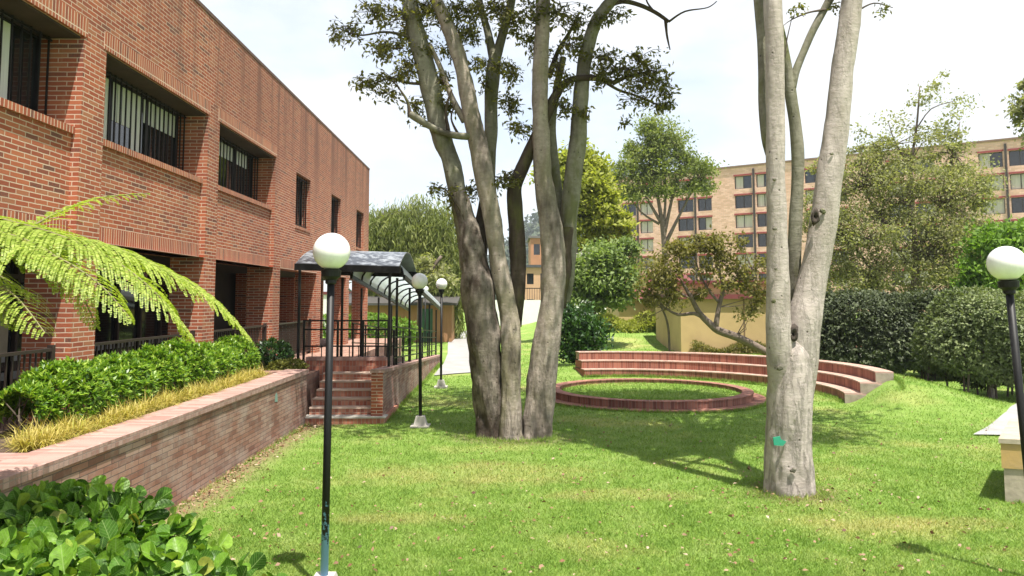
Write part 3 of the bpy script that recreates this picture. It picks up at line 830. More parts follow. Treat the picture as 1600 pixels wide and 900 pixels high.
# ------------------------------------------------------------------ lamps
def lamp(label, base, H=2.93, tilt=0., rot=0., foot=True, flake=False, rad=.165, fh=.23):
    t = thing('lamp_post', label, 'lamp post', base, 'black globe lamp posts')
    t.rotation_euler = (rot, tilt, 0)
    m = MB(); m.lathe([(.034,-.1),(.034,H-rad-.09)], 14); m.build('pole', M_flake if flake else M_black, t, True, True)
    MB().lathe([(.036,H-rad-.13),(.05,H-rad-.12),(.05,H-rad-.09),(.085,H-rad-.06),(.09,H-rad-.005),(.06,H-rad+.01)], 20).build('collar', M_black, t, False, True)
    prof = [(rad*math.sin(a), H-rad*math.cos(a)) for a in np.linspace(.25, math.pi-.01, 20)]
    MB().lathe(prof, 32).build('globe', M_globe, t, True, True)
    if foot:
        m = MB(); m.hexa([(-.17,-.17,-.1),(.17,-.17,-.1),(.17,.17,-.1),(-.17,.17,-.1),(-.085,-.085,fh),(.085,-.085,fh),(.085,.085,fh),(-.085,.085,fh)])
        m.box(-.19,.19,-.19,.19,-.1,.05); m.build('base', M_conc, t, False, True)
    return t
k = N('flaked_black_paint'); P = k.n('TexCoord').outputs['Object']
z = k.n('SeparateXYZ', {0: P}).outputs[2]
f = k.math('ADD', k.noise(26, 4, .7, k.map(P, (1,1,.6))), k.n('MapRange', {'Value': z, 'From Min': .3, 'From Max': 1.25, 'To Min': .16, 'To Max': -.35}).outputs[0])
M_flake = k.done(k.bsdf(k.mix(k.ramp(f, [(.48, 0), (.52, 1)]), (.006,.006,.0065), (.15,.30,.50)), .5, 0, None, .3))
lamp('black globe lamp with flaking blue paint near the foot, standing before the steps', PZ(506, 930), 2.98, R(.3), foot=True, flake=True, fh=.17)
lamp('black globe lamp on a pale concrete foot just right of the steps', PZ(657, 668), 2.92, R(-.8))
lamp('black globe lamp beside the grey path at the far end of the ramp wall', PZ(689, 606), 3.0)
lamp('small distant globe lamp seen through the canopy beyond the ramp', (-4.1, 41, 0), 3.1, foot=False)
lamp('small distant globe lamp framed between the stems of the multi trunk tree', (-.52, 43, 0), 3.1, foot=False)
g = PY(1572, 411, 7.3)
lamp('tall leaning globe lamp at the right edge before the round bush', (g.x+.15, 7.3, 0), g.z, R(-2.9), foot=False)

# stone block at right edge
sb = thing('stone_block', 'low pale stone wall end with an ochre top course at the right edge', 'wall', (7.2, 9.6, 0))
p = PZ(1571, 786)
def blockring(e, z0, z1):
    c = Vector((p.x, p.y, 0)); u_ = Vector((1, -.35, 0)).normalized(); v_ = Vector((.75, 1, 0)).normalized()
    q = [c-u_*e-v_*e, c+u_*1.9-v_*e, c+u_*1.9+v_*2.0, c-u_*e+v_*2.0]
    return MB().hexa([k_+Vector((0,0,z0)) for k_ in q]+[k_+Vector((0,0,z1)) for k_ in q])
blockring(0, -.2, .43).build('wall', M_stone, sb)
blockring(.02, .432, .74).build('top_course', M_ostone, sb)
blockring(.04, .742, .80).build('slab', M_stone, sb)

# ------------------------------------------------------------------ the two big trees
def limb(mb, pts, Y, n=14, rough=.05, seed=0, sub=5, bark=0.):
    P_, r_ = [], []
    for q in pts:
        px, py, wd = q[:3]; y = Y + (q[3] if len(q) > 3 else 0)
        P_.append(PY(px, py, y)); r_.append(max(wd*.93*y/F/2, .004))
    mb.tube(P_, r_, n, rough, seed, sub, True, bark)
    return P_
def clusters(specs, Y, per, spread=1.12):
    """leaf positions & twigs in loose sprays; spec (px,py,rx,ry,weight,dY)"""
    out, twigs = [], []
    for s in specs:
        px, py, rx, ry, wt = s[:5]; dY = s[5] if len(s) > 5 else 0
        y = Y + dY
        c = np.array(PY(px, py, y)); ex, ez = rx*y/F, ry*y/F
        ns = max(3, int(per*wt/14))
        for _ in range(ns):
            d = rdir(1)[0]; d[2] *= .8
            tip = c + d*np.array([ex, (ex+ez)/2*1.1, ez])*RNG.uniform(.5, 1.15)*spread
            st = c + RNG.normal(0, .25, 3)*np.array([ex, ex, ez])
            k = RNG.integers(9, 18)
            tt = RNG.uniform(.25, 1.05, k)[:, None]
            out.append(st + (tip-st)*tt + RNG.normal(0, .05, (k, 3)) - np.array([0,0,1.])*(tt**2)*.06)
            twigs.append((c, st, tip))
    return np.concatenate(out), twigs
def twig_mesh(mb, twigs, r=.006):
    for c, st, tip in twigs:
        mid = (st+tip)/2 + np.array([0, 0, .04])
        mb.tube([c, st, mid, tip], [r*1.3, r, r*.8, r*.4], 4, cap=False)

CY0 = 14.5
ct = thing('multi_trunk_tree', 'tall multi trunk tree with dark mossy stems and sparse leaves in mid lawn', 'tree', (.2, CY0, 0))
m = MB()
limb(m, [(768,690,54,0),(767,672,46,0),(764,620,50),(759,560,53),(752,500,57),(748,450,58),(741,405,44),(734,365,35),(726,335,30),(718,300,24)], CY0, 60, .09, 1, 18, .028)
m.build('trunk', barkmat('trunk_bark_stained', (.26,.22,.185), (.15,.125,.10), (.055,.04,.03), .95, .98), ct, True)
m = MB()
limb(m, [(798,690,44,-.1),(798,668,36,-.1),(798,610,33,-.1),(799,550,33,-.1),(796,500,32),(788,455,32),(779,410,31),(770,350,31),(759,285,31),(748,230,32),(738,185,30),(724,115,27),(710,70,25),(695,30,23),(678,-8,21),(650,-60,18)], CY0-.05, 44, .055, 2, 14, .018)
limb(m, [(836,692,62,0),(838,672,50,0),(843,620,48),(850,560,49),(859,500,43),(864,450,41),(865,405,40),(861,360,37),(853,310,33),(847,250,31),(844,180,28),(845,100,27),(848,40,26),(848,-20,25),(845,-120,20)], CY0+.05, 48, .055, 4, 14, .02)
limb(m, [(726,190,12),(705,150,10),(690,110,9),(672,70,8)], CY0, 8, .08, 31)
m.build('trunk', M_bark, ct, True)
m = MB()
limb(m, [(738,420,42),(726,350,34),(713,290,31),(703,250,31),(690,215,33),(680,170,33),(671,130,34),(660,90,33),(650,50,31),(640,0,28),(628,-60,24)], CY0+.15, 30, .06, 5, 10, .014)
limb(m, [(880,470,22,.15),(887,420,26),(888,370,28),(891,320,30),(897,265,30),(903,215,28),(907,160,26),(911,115,25),(919,70,25),(932,35,23),(952,5,20),(975,-14,15)], CY0+.35, 30, .06, 6, 10, .014)
limb(m, [(884,380,18,.2),(874,320,17,.3),(867,260,16,.3),(862,200,15,.3),(868,150,13,.4),(880,90,11,.5)], CY0+.3, 10, .05, 7)
limb(m, [(762,300,24,.5),(764,255,23,.5),(767,200,23,.5),(768,150,24,.5),(771,105,24,.5),(775,85,20,.5)], CY0+.3, 14, .08, 8)
limb(m, [(772,95,16,.5),(762,50,13,.5),(752,15,11,.5),(745,-30,9,.5)], CY0+.3, 10, .06, 9)
limb(m, [(774,95,17,.5),(785,55,16,.5),(796,15,15,.5),(805,-30,13,.5)], CY0+.3, 10, .06, 10)
limb(m, [(742,213,14),(715,212,13),(690,206,12),(668,195,12),(646,181,13),(641,177,9)], CY0-.1, 10, .16, 3)
m.build('limb', M_barkg, ct, True)
m = MB()
limb(m, [(806,510,20,.1),(808,465,25),(809,420,26),(808,370,27),(805,325,26),(804,295,25),(812,270,24),(826,240,22),(842,205,20),(857,172,18),(868,150,16),(880,133,13),(897,123,11),(930,122,10),(957,130,9)], CY0+.2, 14, .09, 11)
limb(m, [(745,410,30,.1),(752,360,27,.15),(761,305,23,.4),(763,280,22,.5)], CY0+.15, 12, .08, 12)
limb(m, [(876,480,20,.1),(882,430,20),(884,385,20),(886,355,22)], CY0+.22, 12, .15, 13)
limb(m, [(957,130,9),(985,118,6),(1010,115,5),(1030,130,3)], CY0+.2, 8, .05, 14)
limb(m, [(940,124,7),(965,140,5),(995,150,4),(1030,165,3)], CY0+.2, 8, .05, 15)
limb(m, [(945,10,12),(972,2,9),(1000,8,8),(1025,20,7),(1045,34,6)], CY0+.35, 8, .06, 16)
limb(m, [(1040,32,6),(1042,55,4),(1047,78,2)], CY0+.35, 6, .05, 17)
limb(m, [(1045,34,4),(1070,18,3),(1105,12,2),(1120,2,1.5)], CY0+.35, 6, .05, 18)
limb(m, [(1022,18,4),(1010,0,3),(1015,-20,2)], CY0+.35, 6, .05, 19)
limb(m, [(655,65,9),(630,55,6),(600,50,4),(560,55,3),(525,42,2)], CY0+.1, 8, .05, 20)
limb(m, [(672,130,8),(640,130,5),(610,122,4),(575,135,2)], CY0+.1, 8, .05, 21)
limb(m, [(640,182,8),(637,160,5),(625,140,3),(612,125,2)], CY0-.1, 6, .05, 22)
limb(m, [(700,205,6),(697,170,5),(706,140,3)], CY0-.1, 6, .05, 23)
limb(m, [(716,210,5),(705,185,3),(712,160,2)], CY0-.1, 6, .05, 24)
limb(m, [(735,370,6),(720,330,4),(700,300,3),(688,292,2)], CY0-.1, 6, .05, 25)
limb(m, [(858,120,10,.2),(872,80,8,.3),(890,50,6,.4),(905,20,4,.4)], CY0+.2, 8, .06, 26)
m.build('branch', M_barkd, ct, True)
CS = [(540,45,34,20,.6),(585,18,48,24,.9),(632,28,50,38,1.5),(610,75,40,18,.8),(572,130,22,14,.5),(612,122,40,20,.9),(640,105,30,24,.8),
 (600,145,40,12,.5),(648,165,22,26,.5),(690,25,34,30,1.1),(722,15,40,24,1.2),(722,55,30,20,.8),(690,130,24,38,.8),(702,165,20,16,.4),(768,15,40,26,1.1),(735,48,26,20,.7),
 (800,30,30,36,1.1),(776,105,24,16,.5),(800,112,20,26,.7),(800,160,26,26,.8),(812,200,26,20,.6),(790,278,36,26,.9),(735,300,34,22,.7),(712,312,16,20,.4),(688,294,20,12,.35),
 (870,20,40,34,1.3),(888,70,30,26,.9),(872,105,24,26,.7),(880,165,20,20,.5),(905,30,26,24,.6),(940,92,40,22,.9),(965,108,40,20,1.0),(1000,92,34,18,.7),(1008,130,40,26,1.0),
 (1038,146,20,14,.4),(990,155,24,14,.4),(1033,168,14,10,.3),(940,28,20,14,.35),(966,22,22,12,.3),(830,60,20,46,.7,.6),(750,95,18,26,.4),(915,175,12,16,.25),(978,190,5,6,.1),(880,128,30,10,.4),(665,10,30,14,.7),(650,55,30,24,.6,.4),
 (525,55,20,14,.3),(590,75,30,20,.5),(660,80,20,20,.4),(830,20,20,30,.6,-.3),(700,75,20,26,.4),(850,85,14,30,.4,.5),(755,130,16,30,.3,.5),(1020,110,26,16,.5),(985,120,26,24,.6),(1040,125,18,14,.3),(935,125,20,14,.4),(1045,160,10,10,.2),(745,-25,70,20,1.2),(620,-30,80,20,1.2),(860,-25,70,20,1.2)]
lp, tw = clusters(CS, CY0+.1, 290)
M_leafc = leafmat('sparse_leaf', [(0, (.06,.065,.025)), (.4, (.13,.13,.04)), (.7, (.20,.19,.055)), (.9, (.30,.26,.08)), (1, (.34,.20,.08))], .5, .5, .4, 1.2)
m = MB(); twig_mesh(m, tw, .006); m.build('twigs', M_twig, ct)
leaves('crown', lp, .105, M_leafc, ct, DIAMOND, rdir(len(lp), -.5), rdir(len(lp), .9), .42)
def upper_crown(parent, c, r, n, ncl, size, mat_, zmin):
    cc = rdir(ncl)*RNG.uniform(.35, 1, (ncl, 1))**.6*np.array(r) + np.array(c)
    cc[:, 2] = np.maximum(cc[:, 2], zmin(cc[:, 1]))
    k = n//ncl
    p_ = (cc[:, None, :] + RNG.normal(0, .42, (ncl, k, 3))*np.array([1., 1., .55])).reshape(-1, 3)
    p_[:, 2] = np.maximum(p_[:, 2], zmin(p_[:, 1])+RNG.uniform(0, .4, len(p_)))
    leaves('crown', p_, size, mat_, parent, DIAMOND, rdir(len(p_), -.3), rdir(len(p_), 1.), .5)
    return cc
above = lambda y: 2.55 + .41*y + .3
cc = upper_crown(ct, (.3, 15.2, 11.2), (4.2, 4.4, 2.2), 9000, 70, .2, M_leafc, above)
m = MB()
for q in cc[::2]: m.tube([PY(random.choice([640, 690, 845, 790]), -20, CY0+.1), Vector(q)*.6+Vector((.3,14.6,9))*.4, q], [.07,.04,.012], 6)
m.build('limb', M_barkd, ct)

RY = 10.45
rt = thing('forked_grey_tree', 'smooth pale grey tree forking low into several stems, green paint mark near its base', 'tree', (3.85, RY, 0))
m = MB()
limb(m, [(1233,800,82),(1233,768,80),(1232,735,76),(1232,690,75),(1233,645,73,-.01),(1236,600,72,-.01),(1240,560,66,.0),(1243,530,50,.06),(1244,508,28,.14),(1245,492,8,.2)], RY, 72, .03, 41, 18, .014)
limb(m, [(1228,700,34,.2),(1223,640,42,.14),(1219,575,43,.06),(1217,520,41,.0),(1216,470,38),(1215,400,34),(1213,330,32),(1212,250,31),(1212,170,31),(1211,100,31),(1209,40,31),(1207,-20,31),(1204,-100,28)], RY-.12, 40, .03, 42, 12, .008)
limb(m, [(1240,700,40,.12),(1244,640,50,.06),(1250,570,55,-.02),(1257,505,54,-.03),(1265,460,50),(1274,415,46),(1283,370,45),(1291,320,44),(1297,270,43),(1304,220,41),(1311,160,38),(1318,100,37),(1325,50,36),(1331,0,36),(1342,-80,32)], RY+.02, 40, .03, 43, 12, .008)
m.build('trunk', M_barkr, rt, True)
m = MB()
limb(m, [(1240,540,26,.2),(1240,480,24),(1240,420,24),(1243,350,22),(1246,290,20),(1246,235,21),(1242,190,20),(1236,150,20),(1231,110,16),(1225,70,13),(1216,30,12)], RY+.25, 12, .04, 44)
limb(m, [(1236,140,16),(1244,110,14),(1256,80,13),(1270,48,13),(1285,20,13),(1300,-8,15),(1320,-50,15)], RY+.25, 12, .05, 45)
limb(m, [(1205,260,8,.35),(1196,215,14),(1193,160,17),(1193,110,18),(1191,60,18),(1187,10,18),(1180,-60,16)], RY+.25, 12, .04, 46)
limb(m, [(1252,500,18,.1),(1260,440,17,.1),(1268,390,18,.05),(1278,345,24,0)], RY, 12, .08, 47)
m.build('limb', M_barkg, rt, True)
# knots: old branch scars as raised rims with a dark hollow
def knot(px, py, r, Y, dark=False):
    c = PY(px, py, Y); rr = r*Y/F
    m = MB(); rg = random.Random(int(px*7+py))
    m.lathe([(rr*.95, -rr*.3), (rr*.8, rr*.2), (rr*.5, rr*(.42 if not dark else .18)), (rr*.15, rr*(.30 if not dark else -.3))], 10)
    for i in range(len(m.v)):
        x, y, z = m.v[i]; e = 1+rg.uniform(-.3, .3); m.v[i] = (c.x+x*e, c.y-z, c.z+y*e*(1.7 if dark else .8))
    m.build('knot', M_hollow if dark else M_barkg, rt, True)
M_hollow = plain('dark_hollow', (.07,.05,.038), (.025,.02,.016), 30, .95, bump=.6)
knot(1240, 522, 9, RY-.22, True); knot(1274, 338, 8, RY-.19, True); knot(1219, 575, 6, RY-.27); knot(1211, 357, 3.5, RY-.26); knot(1212, 420, 3, RY-.27); knot(1209, 470, 4, RY-.29); knot(1210, 280, 3, RY-.25); knot(1286, 330, 6, RY-.17); knot(1240, 735, 5, RY-.33); knot(1300, 240, 3, RY-.16)
pmk = MB(); c = PY(1218, 690, RY-.300)
pmk.poly([c+Vector(q)*.09 for q in ((-.9,-.02,.55),(.1,-.04,.75),(.2,-.04,.35),(1.,-.0,.0),(.5,-.03,-.6),(-.3,-.04,-.55),(-.8,-.02,-.5))])
pmk.poly([c+Vector(q)*.09+Vector((0,.02,0)) for q in ((-.8,-.02,-.5),(-.3,-.04,-.55),(.5,-.03,-.6),(1.,-.0,.0),(.2,-.04,.35),(.1,-.04,.75),(-.9,-.02,.55))])
for i in range(7): a_, b_ = pmk.v[i], pmk.v[7+6-i]
for i in range(7):
    j = (i+1) % 7; pmk.poly([pmk.v[i], pmk.v[13-i], pmk.v[13-j], pmk.v[j]])
pmk.build('paint_mark', M_green, rt)
m = MB()
for pts in ([(1290,15,5,.2),(1262,20,3,.2),(1235,32,1.6,.2),(1222,42,1)], [(1226,90,3,.2),(1230,60,2,.2),(1238,25,1.2,.2)], [(1335,20,4,.2),(1365,5,2.5,.2),(1395,12,1.5,.2)], [(1238,570,4,-.1),(1225,520,3,-.1),(1232,470,2,-.1)], [(1250,530,4,.0),(1262,470,3,.0),(1275,430,1.5,.0)]):
    limb(m, pts, RY, 6, .05, 50)
m.build('branch', M_twig, rt, True)
lp, tw = clusters([(1308,14,12,12,.3),(1250,12,20,8,.15),(1385,10,20,8,.12)], RY+.2, 40)
leaves('leaves', lp, .08, M_leafc, rt, DIAMOND, None, None, .42)
cc = upper_crown(rt, (5.6, 14.0, 11.3), (4.2, 4.0, 1.7), 26000, 150, .2, M_leafc, above)
m = MB()
for q in cc[::3]: m.tube([PY(random.choice([1207, 1337]), -40, RY), Vector(q)*.6+Vector((4.2,11,8.3))*.4, q], [.10,.05,.015], 6)
m.build('limb', M_barkg, rt)

# ------------------------------------------------------------------ hedge, ornamental grass, bushes on the terrace
M_hedge = leafmat('bright_hedge_leaf', [(0, (.045,.11,.012)), (.4, (.12,.24,.022)), (.75, (.24,.37,.04)), (1, (.38,.50,.09))], .35, .4, .5)
def rosettes(pts, outs, size, k, m, parent, name='foliage', asp=.36):
    n = len(pts); o = norm(outs)
    P_ = np.repeat(pts, k, 0); O = np.repeat(o, k, 0)
    d = norm(rdir(n*k) + O*.85)
    return leaves(name, P_, size, m, parent, DIAMOND, d, norm(O*.8 + np.array([0,0,.5])), asp)
hd = thing('leafy_hedge', 'long glossy bright green clipped hedge in the raised brick bed', 'hedge', (-5.1, 12, 1.05))
n = 5200
yy = RNG.uniform(8.35, 15.6, n); th = RNG.uniform(-.15*math.pi, 1.15*math.pi, n)
lump = .09*np.sin(yy*5.6)+.05*np.sin(yy*7.1+1)+.04*np.sin(yy*2.1)
rx = .40+lump*.6; rz = .36+lump
depth = RNG.uniform(.55, 1.05, n)**.5
end = np.clip(np.minimum(yy-8.2, 15.75-yy)/.35, .35, 1)**.5
pts = np.stack([-5.22+rx*depth*end*np.cos(th), yy, 1.36+rz*depth*end*np.sin(th)], 1)
rosettes(pts, np.stack([np.cos(th), RNG.normal(0,.3,n), np.sin(th)+.5], 1), .078, 8, M_hedge, hd)
m = MB()
for y in np.arange(8.4, 15.6, .16):
    for _ in range(2):
        x = -5.22+random.uniform(-.22,.22); m.tube([(x,y,1.03),(x+random.uniform(-.1,.1),y+random.uniform(-.1,.1),1.25),(x+random.uniform(-.2,.2),y+random.uniform(-.15,.15),1.5)], [.012,.01,.005], 5)
m.build('stems', M_twig, hd)
M_ygrass = leafmat('golden_grass', [(0, (.26,.21,.04)), (.4, (.44,.36,.09)), (.8, (.60,.49,.17)), (1, (.36,.40,.07))], .3, .6, .3)
def tufts(name, label, cs, nb, ln, wd, m):
    cs = np.asarray(cs); n = len(cs)*nb
    P_ = np.repeat(cs, nb, 0) + RNG.normal(0, .035, (n, 3))*np.array([1,1,0])
    d = rdir(n); d[:, 2] = np.abs(d[:, 2])*.9+.35; d = norm(d)
    L_ = ln*RNG.uniform(.5, 1.2, n)
    V, Fs = [], []
    side = norm(np.cross(d, np.array([0,0,1.])))*wd
    p0 = P_; p1 = P_+d*L_[:, None]*.55; d2 = d.copy(); d2[:, 2] -= .75; p2 = p1+norm(d2)*L_[:, None]*.5
    V = np.stack([p0-side, p0+side, p1+side*.8, p1-side*.8, p2], 1).reshape(-1, 3)
    o = (np.arange(n)*5)[:, None]
    Fs = [o+np.array([[0,1,2,3]]), o+np.array([[3,2,4]])]
    ob = link_mesh(name, np_mesh(name, V, Fs), m)
    tag(ob, label, 'ornamental grass', kind='stuff')
cs = [(-4.62+random.choice([-.27,-.03])+random.uniform(-.07,.07), y, 1.05) for y in np.arange(7.75, 15.3, .075)]
tufts('golden_grass', 'golden yellow ornamental grass edging the brick coping', cs, 150, .30, .005, M_ygrass)
def bush(name, label, c, r, n, size, m, seed=0, cat='bush', stems=True, asp=.45, k=5, group=None, lumps=.12):
    t = thing(name, label, cat, (c[0], c[1], c[2]-r[2]), group)
    d = rdir(n); 
    ph = RNG.uniform(0, 6.28, 4)
    lum = 1+lumps*(np.sin(d[:,0]*5+ph[0])*np.sin(d[:,2]*6+ph[1]) + .7*np.sin(d[:,1]*7+d[:,0]*4+ph[2]))
    P_ = np.array(c)+d*np.array(r)*(RNG.uniform(.35, 1, n)**.33*lum)[:, None]
    keep = P_[:, 2] > c[2]-r[2]*.92
    rosettes(P_[keep], d[keep], size, k, m, t, 'foliage', asp)
    if stems:
        mm = MB(); z0 = c[2]-r[2]-.1
        for i in range(9):
            a = random.uniform(0, 6.28); mm.tube([(c[0]+.1*r[0]*math.cos(a), c[1]+.1*r[1]*math.sin(a), z0), (c[0]+.3*r[0]*math.cos(a), c[1]+.3*r[1]*math.sin(a), c[2]-.2*r[2]), (c[0]+.6*r[0]*math.cos(a), c[1]+.6*r[1]*math.sin(a), c[2]+.4*r[2])], [.035*r[0]**.5, .02*r[0]**.5, .006], 6)
        mm.build('stems', M_twig, t)
    return t
M_dkleaf = leafmat('dark_glossy_leaf', [(0, (.012,.035,.008)), (.5, (.03,.08,.014)), (1, (.07,.15,.025))], .2, .4, .5)
bush('round_bush', 'small round dark green bush on the terrace beside the steps', (-5.0, 16.9, 1.32), (.40,.40,.34), 700, .08, M_dkleaf)
bush('low_shrub', 'low yellow green spreading shrub at the end of the coping', (-4.55, 16.45, 1.1), (.40,.35,.16), 500, .07, leafmat('yellow_green_leaf', [(0, (.09,.10,.015)), (1, (.24,.24,.05))], .3), stems=False)

# big leaf foreground shrub
M_big = leafmat('broad_glossy_leaf', [(0, (.03,.085,.010)), (.45, (.085,.20,.018)), (.8, (.17,.32,.03)), (.97, (.32,.44,.06)), (1, (.30,.22,.06))], .3, .42, .3, vein=True)
def big_leaf():
    prof = [(0,.035),(.12,.05),(.25,.22),(.42,.40),(.6,.47),(.78,.42),(.91,.27),(.98,.10)]
    V = []; Fq = []; T = []
    for t, w_ in prof:
        for q in (-1, -.5, 0, .5, 1):
            V.append((w_*q, t, .16*abs(q)**1.6*w_*1.8 - .16*t*t + (.0 if q else -.025)))
    for i in range(len(prof)-1):
        for j in range(4): Fq.append((i*5+j, i*5+j+1, i*5+5+j+1, i*5+5+j))
    return (V, [Fq])
BIG = big_leaf()
fs = thing('broad_leaf_shrub', 'dense shrub of broad glossy green leaves in the lower left corner', 'shrub', (-2.6, 4.6, 0))
def shrub_top(x, y):
    return 1.11 - .09*sm((x+2.7)/.6) - .30*sm((x+2.2)/1.0) + .05*np.sin(3.1*x+2*y)+.06*np.sin(5*y-x*2)
n = 9500
x = RNG.uniform(-4.3, -1.0, n); y = RNG.uniform(3.4, 6.0, n)
ok = (y < 5.6-.45*sm((x+2.6)/1.4)) & (x < -1.13-.12*np.sin(y*4))
x, y = x[ok], y[ok]; n = len(x)
z = shrub_top(x, y) - np.abs(RNG.normal(0, .17, n))
ax = norm(np.stack([RNG.normal(0,.7,n), RNG.normal(-.25,.7,n), RNG.uniform(.05,1.,n)], 1))
leaves('foliage', np.stack([x,y,z], 1), .112, M_big, fs, BIG, ax, rdir(n, .9)+np.array([0,-.6,0]), .80, .5)
m = MB()
for _ in range(90):
    x = random.uniform(-4.1, -1.7); y = random.uniform(3.5, 5.2); m.tube([(x,y,-.05),(x+.1,y,.3),(x+random.uniform(-.2,.2),y+random.uniform(-.2,.2),float(shrub_top(x,y))-.1)], [.014,.012,.006], 5)
m.build('stems', M_twig, fs)

# tree fern
M_fern = leafmat('fern_frond', [(0, (.26,.17,.05)), (.03, (.15,.22,.02)), (.5, (.28,.37,.045)), (1, (.44,.50,.12))], .45, .5, .35)
tf = thing('tree_fern', 'tree fern with long arching bright green fronds hanging in from the left', 'fern', (-5.2, 5.4, .9))
fc = Vector((-4.35, 5.25, 3.05))
MB().tube([(-4.5,5.2,.9),(-4.42,5.2,1.8),(-4.38,5.25,2.6),fc], [.11,.09,.08,.06], 12, .15, 3, 4).build('trunk', M_barkd, tf, True)
fv, ff, rac = [], [], MB()
def frond(pts, plen, npin=34, droop=.52, seed=0):
    pts = [Vector(p) for p in pts]; P_ = []
    for i in range(len(pts)-1):
        p0 = pts[max(i-1,0)]; p1 = pts[i]; p2 = pts[i+1]; p3 = pts[min(i+2,len(pts)-1)]
        for k in range(10):
            t = k/10; P_.append(0.5*((2*p1)+(p2-p0)*t+(2*p0-5*p1+4*p2-p3)*t*t+(3*p1-p0-3*p2+p3)*t**3))
    P_.append(pts[-1]); M_ = len(P_)
    rac.tube(P_, [.012*(1-.8*i/M_)+.002 for i in range(M_)], 6)
    A, D_, S_, NR, W_ = [], [], [], [], []
    for j in range(npin):
        s = .12+.87*j/(npin-1); i = min(int(s*(M_-1)), M_-2); f = s*(M_-1)-i
        b = P_[i].lerp(P_[i+1], f); tan = (P_[i+1]-P_[i]).normalized()
        side = tan.cross(Vector((0,0,1))).normalized()
        env = min(1, .55+1.6*(s-.1))*max(.06, (1-s)**.6*1.15 if s > .45 else 1.)
        env = min(env, 1.)
        for sg in (-1, 1):
            L_ = plen*env*random.uniform(.9, 1.08)
            d0 = (side*sg*.8 + tan*.62 + Vector((0,0,.12+random.uniform(-.1,.1)))).normalized()
            n2 = max(6, int(L_/.0125))
            q = b.copy(); dcur = d0.copy()
            for kx in range(n2):
                u = kx/n2
                dcur = (dcur + Vector((0,0,-1))*droop*2.2/n2*(.4+u)).normalized()
                q = q + dcur*(L_/n2)
                lat = dcur.cross(Vector((0,0,1)))
                lat = lat.normalized() if lat.length > .05 else side
                w_ = .046*(1-u)**.55*env+.006
                for s2 in (-1, 1):
                    if random.random() < .06: continue
                    A.append(tuple(q)); D_.append(tuple(lat*s2+dcur*.45+Vector((0,0,-.15)))); S_.append(w_*random.uniform(.75, 1.15))
                    NR.append(tuple(dcur.cross(lat)))
    n = len(A)
    V, Fs = scatter(*DIAMOND, np.array(A), np.array(D_), np.array(NR)+RNG.normal(0,.12,(n,3)), np.array(S_), .0145)
    base = sum(len(v) for v in fv)
    fv.append(V); ff.append(Fs[0]+base)
FRONDS = [
 ([fc, PY(-60,330,5.25), PY(60,365,5.3), PY(170,385,5.4), PY(265,425,5.5), PY(335,468,5.6), PY(392,530,5.7)], .60, 46),
 ([fc, PY(-80,320,5.1), PY(0,400,4.9), PY(70,395,4.8), PY(150,440,4.7), PY(205,500,4.7)], .54, 36),
 ([fc, PY(-60,350,5.4), PY(20,365,5.7), PY(85,335,6.0), PY(150,310,6.2), PY(232,302,6.4)], .46, 24),
 ([fc, PY(-90,330,5.0), PY(-30,355,4.9), PY(40,375,4.85), PY(100,410,4.8), PY(150,465,4.8)], .52, 40),
 ([fc, PY(-90,350,5.6), PY(-30,345,5.6), PY(40,350,5.6), PY(110,372,5.6), PY(180,410,5.7), PY(230,460,5.8)], .5, 42),
 ([fc, PY(-120,400,5.2), PY(-60,440,5.2), PY(-10,470,5.2), PY(30,510,5.2)], .45, 30),
 ([fc, PY(-90,340,5.4), PY(-20,350,5.6), PY(60,360,5.8), PY(150,390,6.0), PY(220,440,6.1)], .5, 34),
 ([fc, PY(-100,380,5.0), PY(-40,430,4.8), PY(20,460,4.6), PY(70,520,4.5)], .5, 32),
 ([fc, PY(-60,335,5.3), PY(30,350,5.2), PY(110,375,5.1), PY(190,415,5.1), PY(255,470,5.1), PY(300,530,5.2)], .56, 42),
 ([fc, PY(-80,350,5.2), PY(-10,370,5.3), PY(60,400,5.4), PY(120,450,5.4), PY(150,510,5.4)], .50, 34),
 ([fc, PY(-140,360,5.5), PY(-100,390,5.8), PY(-20,420,6.0), PY(60,470,6.1)], .42, 26),
 ([fc, (-5.0,5.0,3.4), (-5.6,4.8,3.2), (-6.1,4.6,2.6)], .4, 24),
 ([fc, (-4.5,4.7,3.4), (-4.8,4.1,3.3), (-5.0,3.6,2.8)], .4, 24),
]
for i, (p, l, npn) in enumerate(FRONDS): frond(p, l, npn, seed=i)
link_mesh('frond', np_mesh('frond', np.concatenate(fv), [np.concatenate(ff)]), M_fern, tf)
rac.build('rachis', plain('fern_stalk', (.16,.15,.05), (.12,.09,.04), 10, .7), tf)

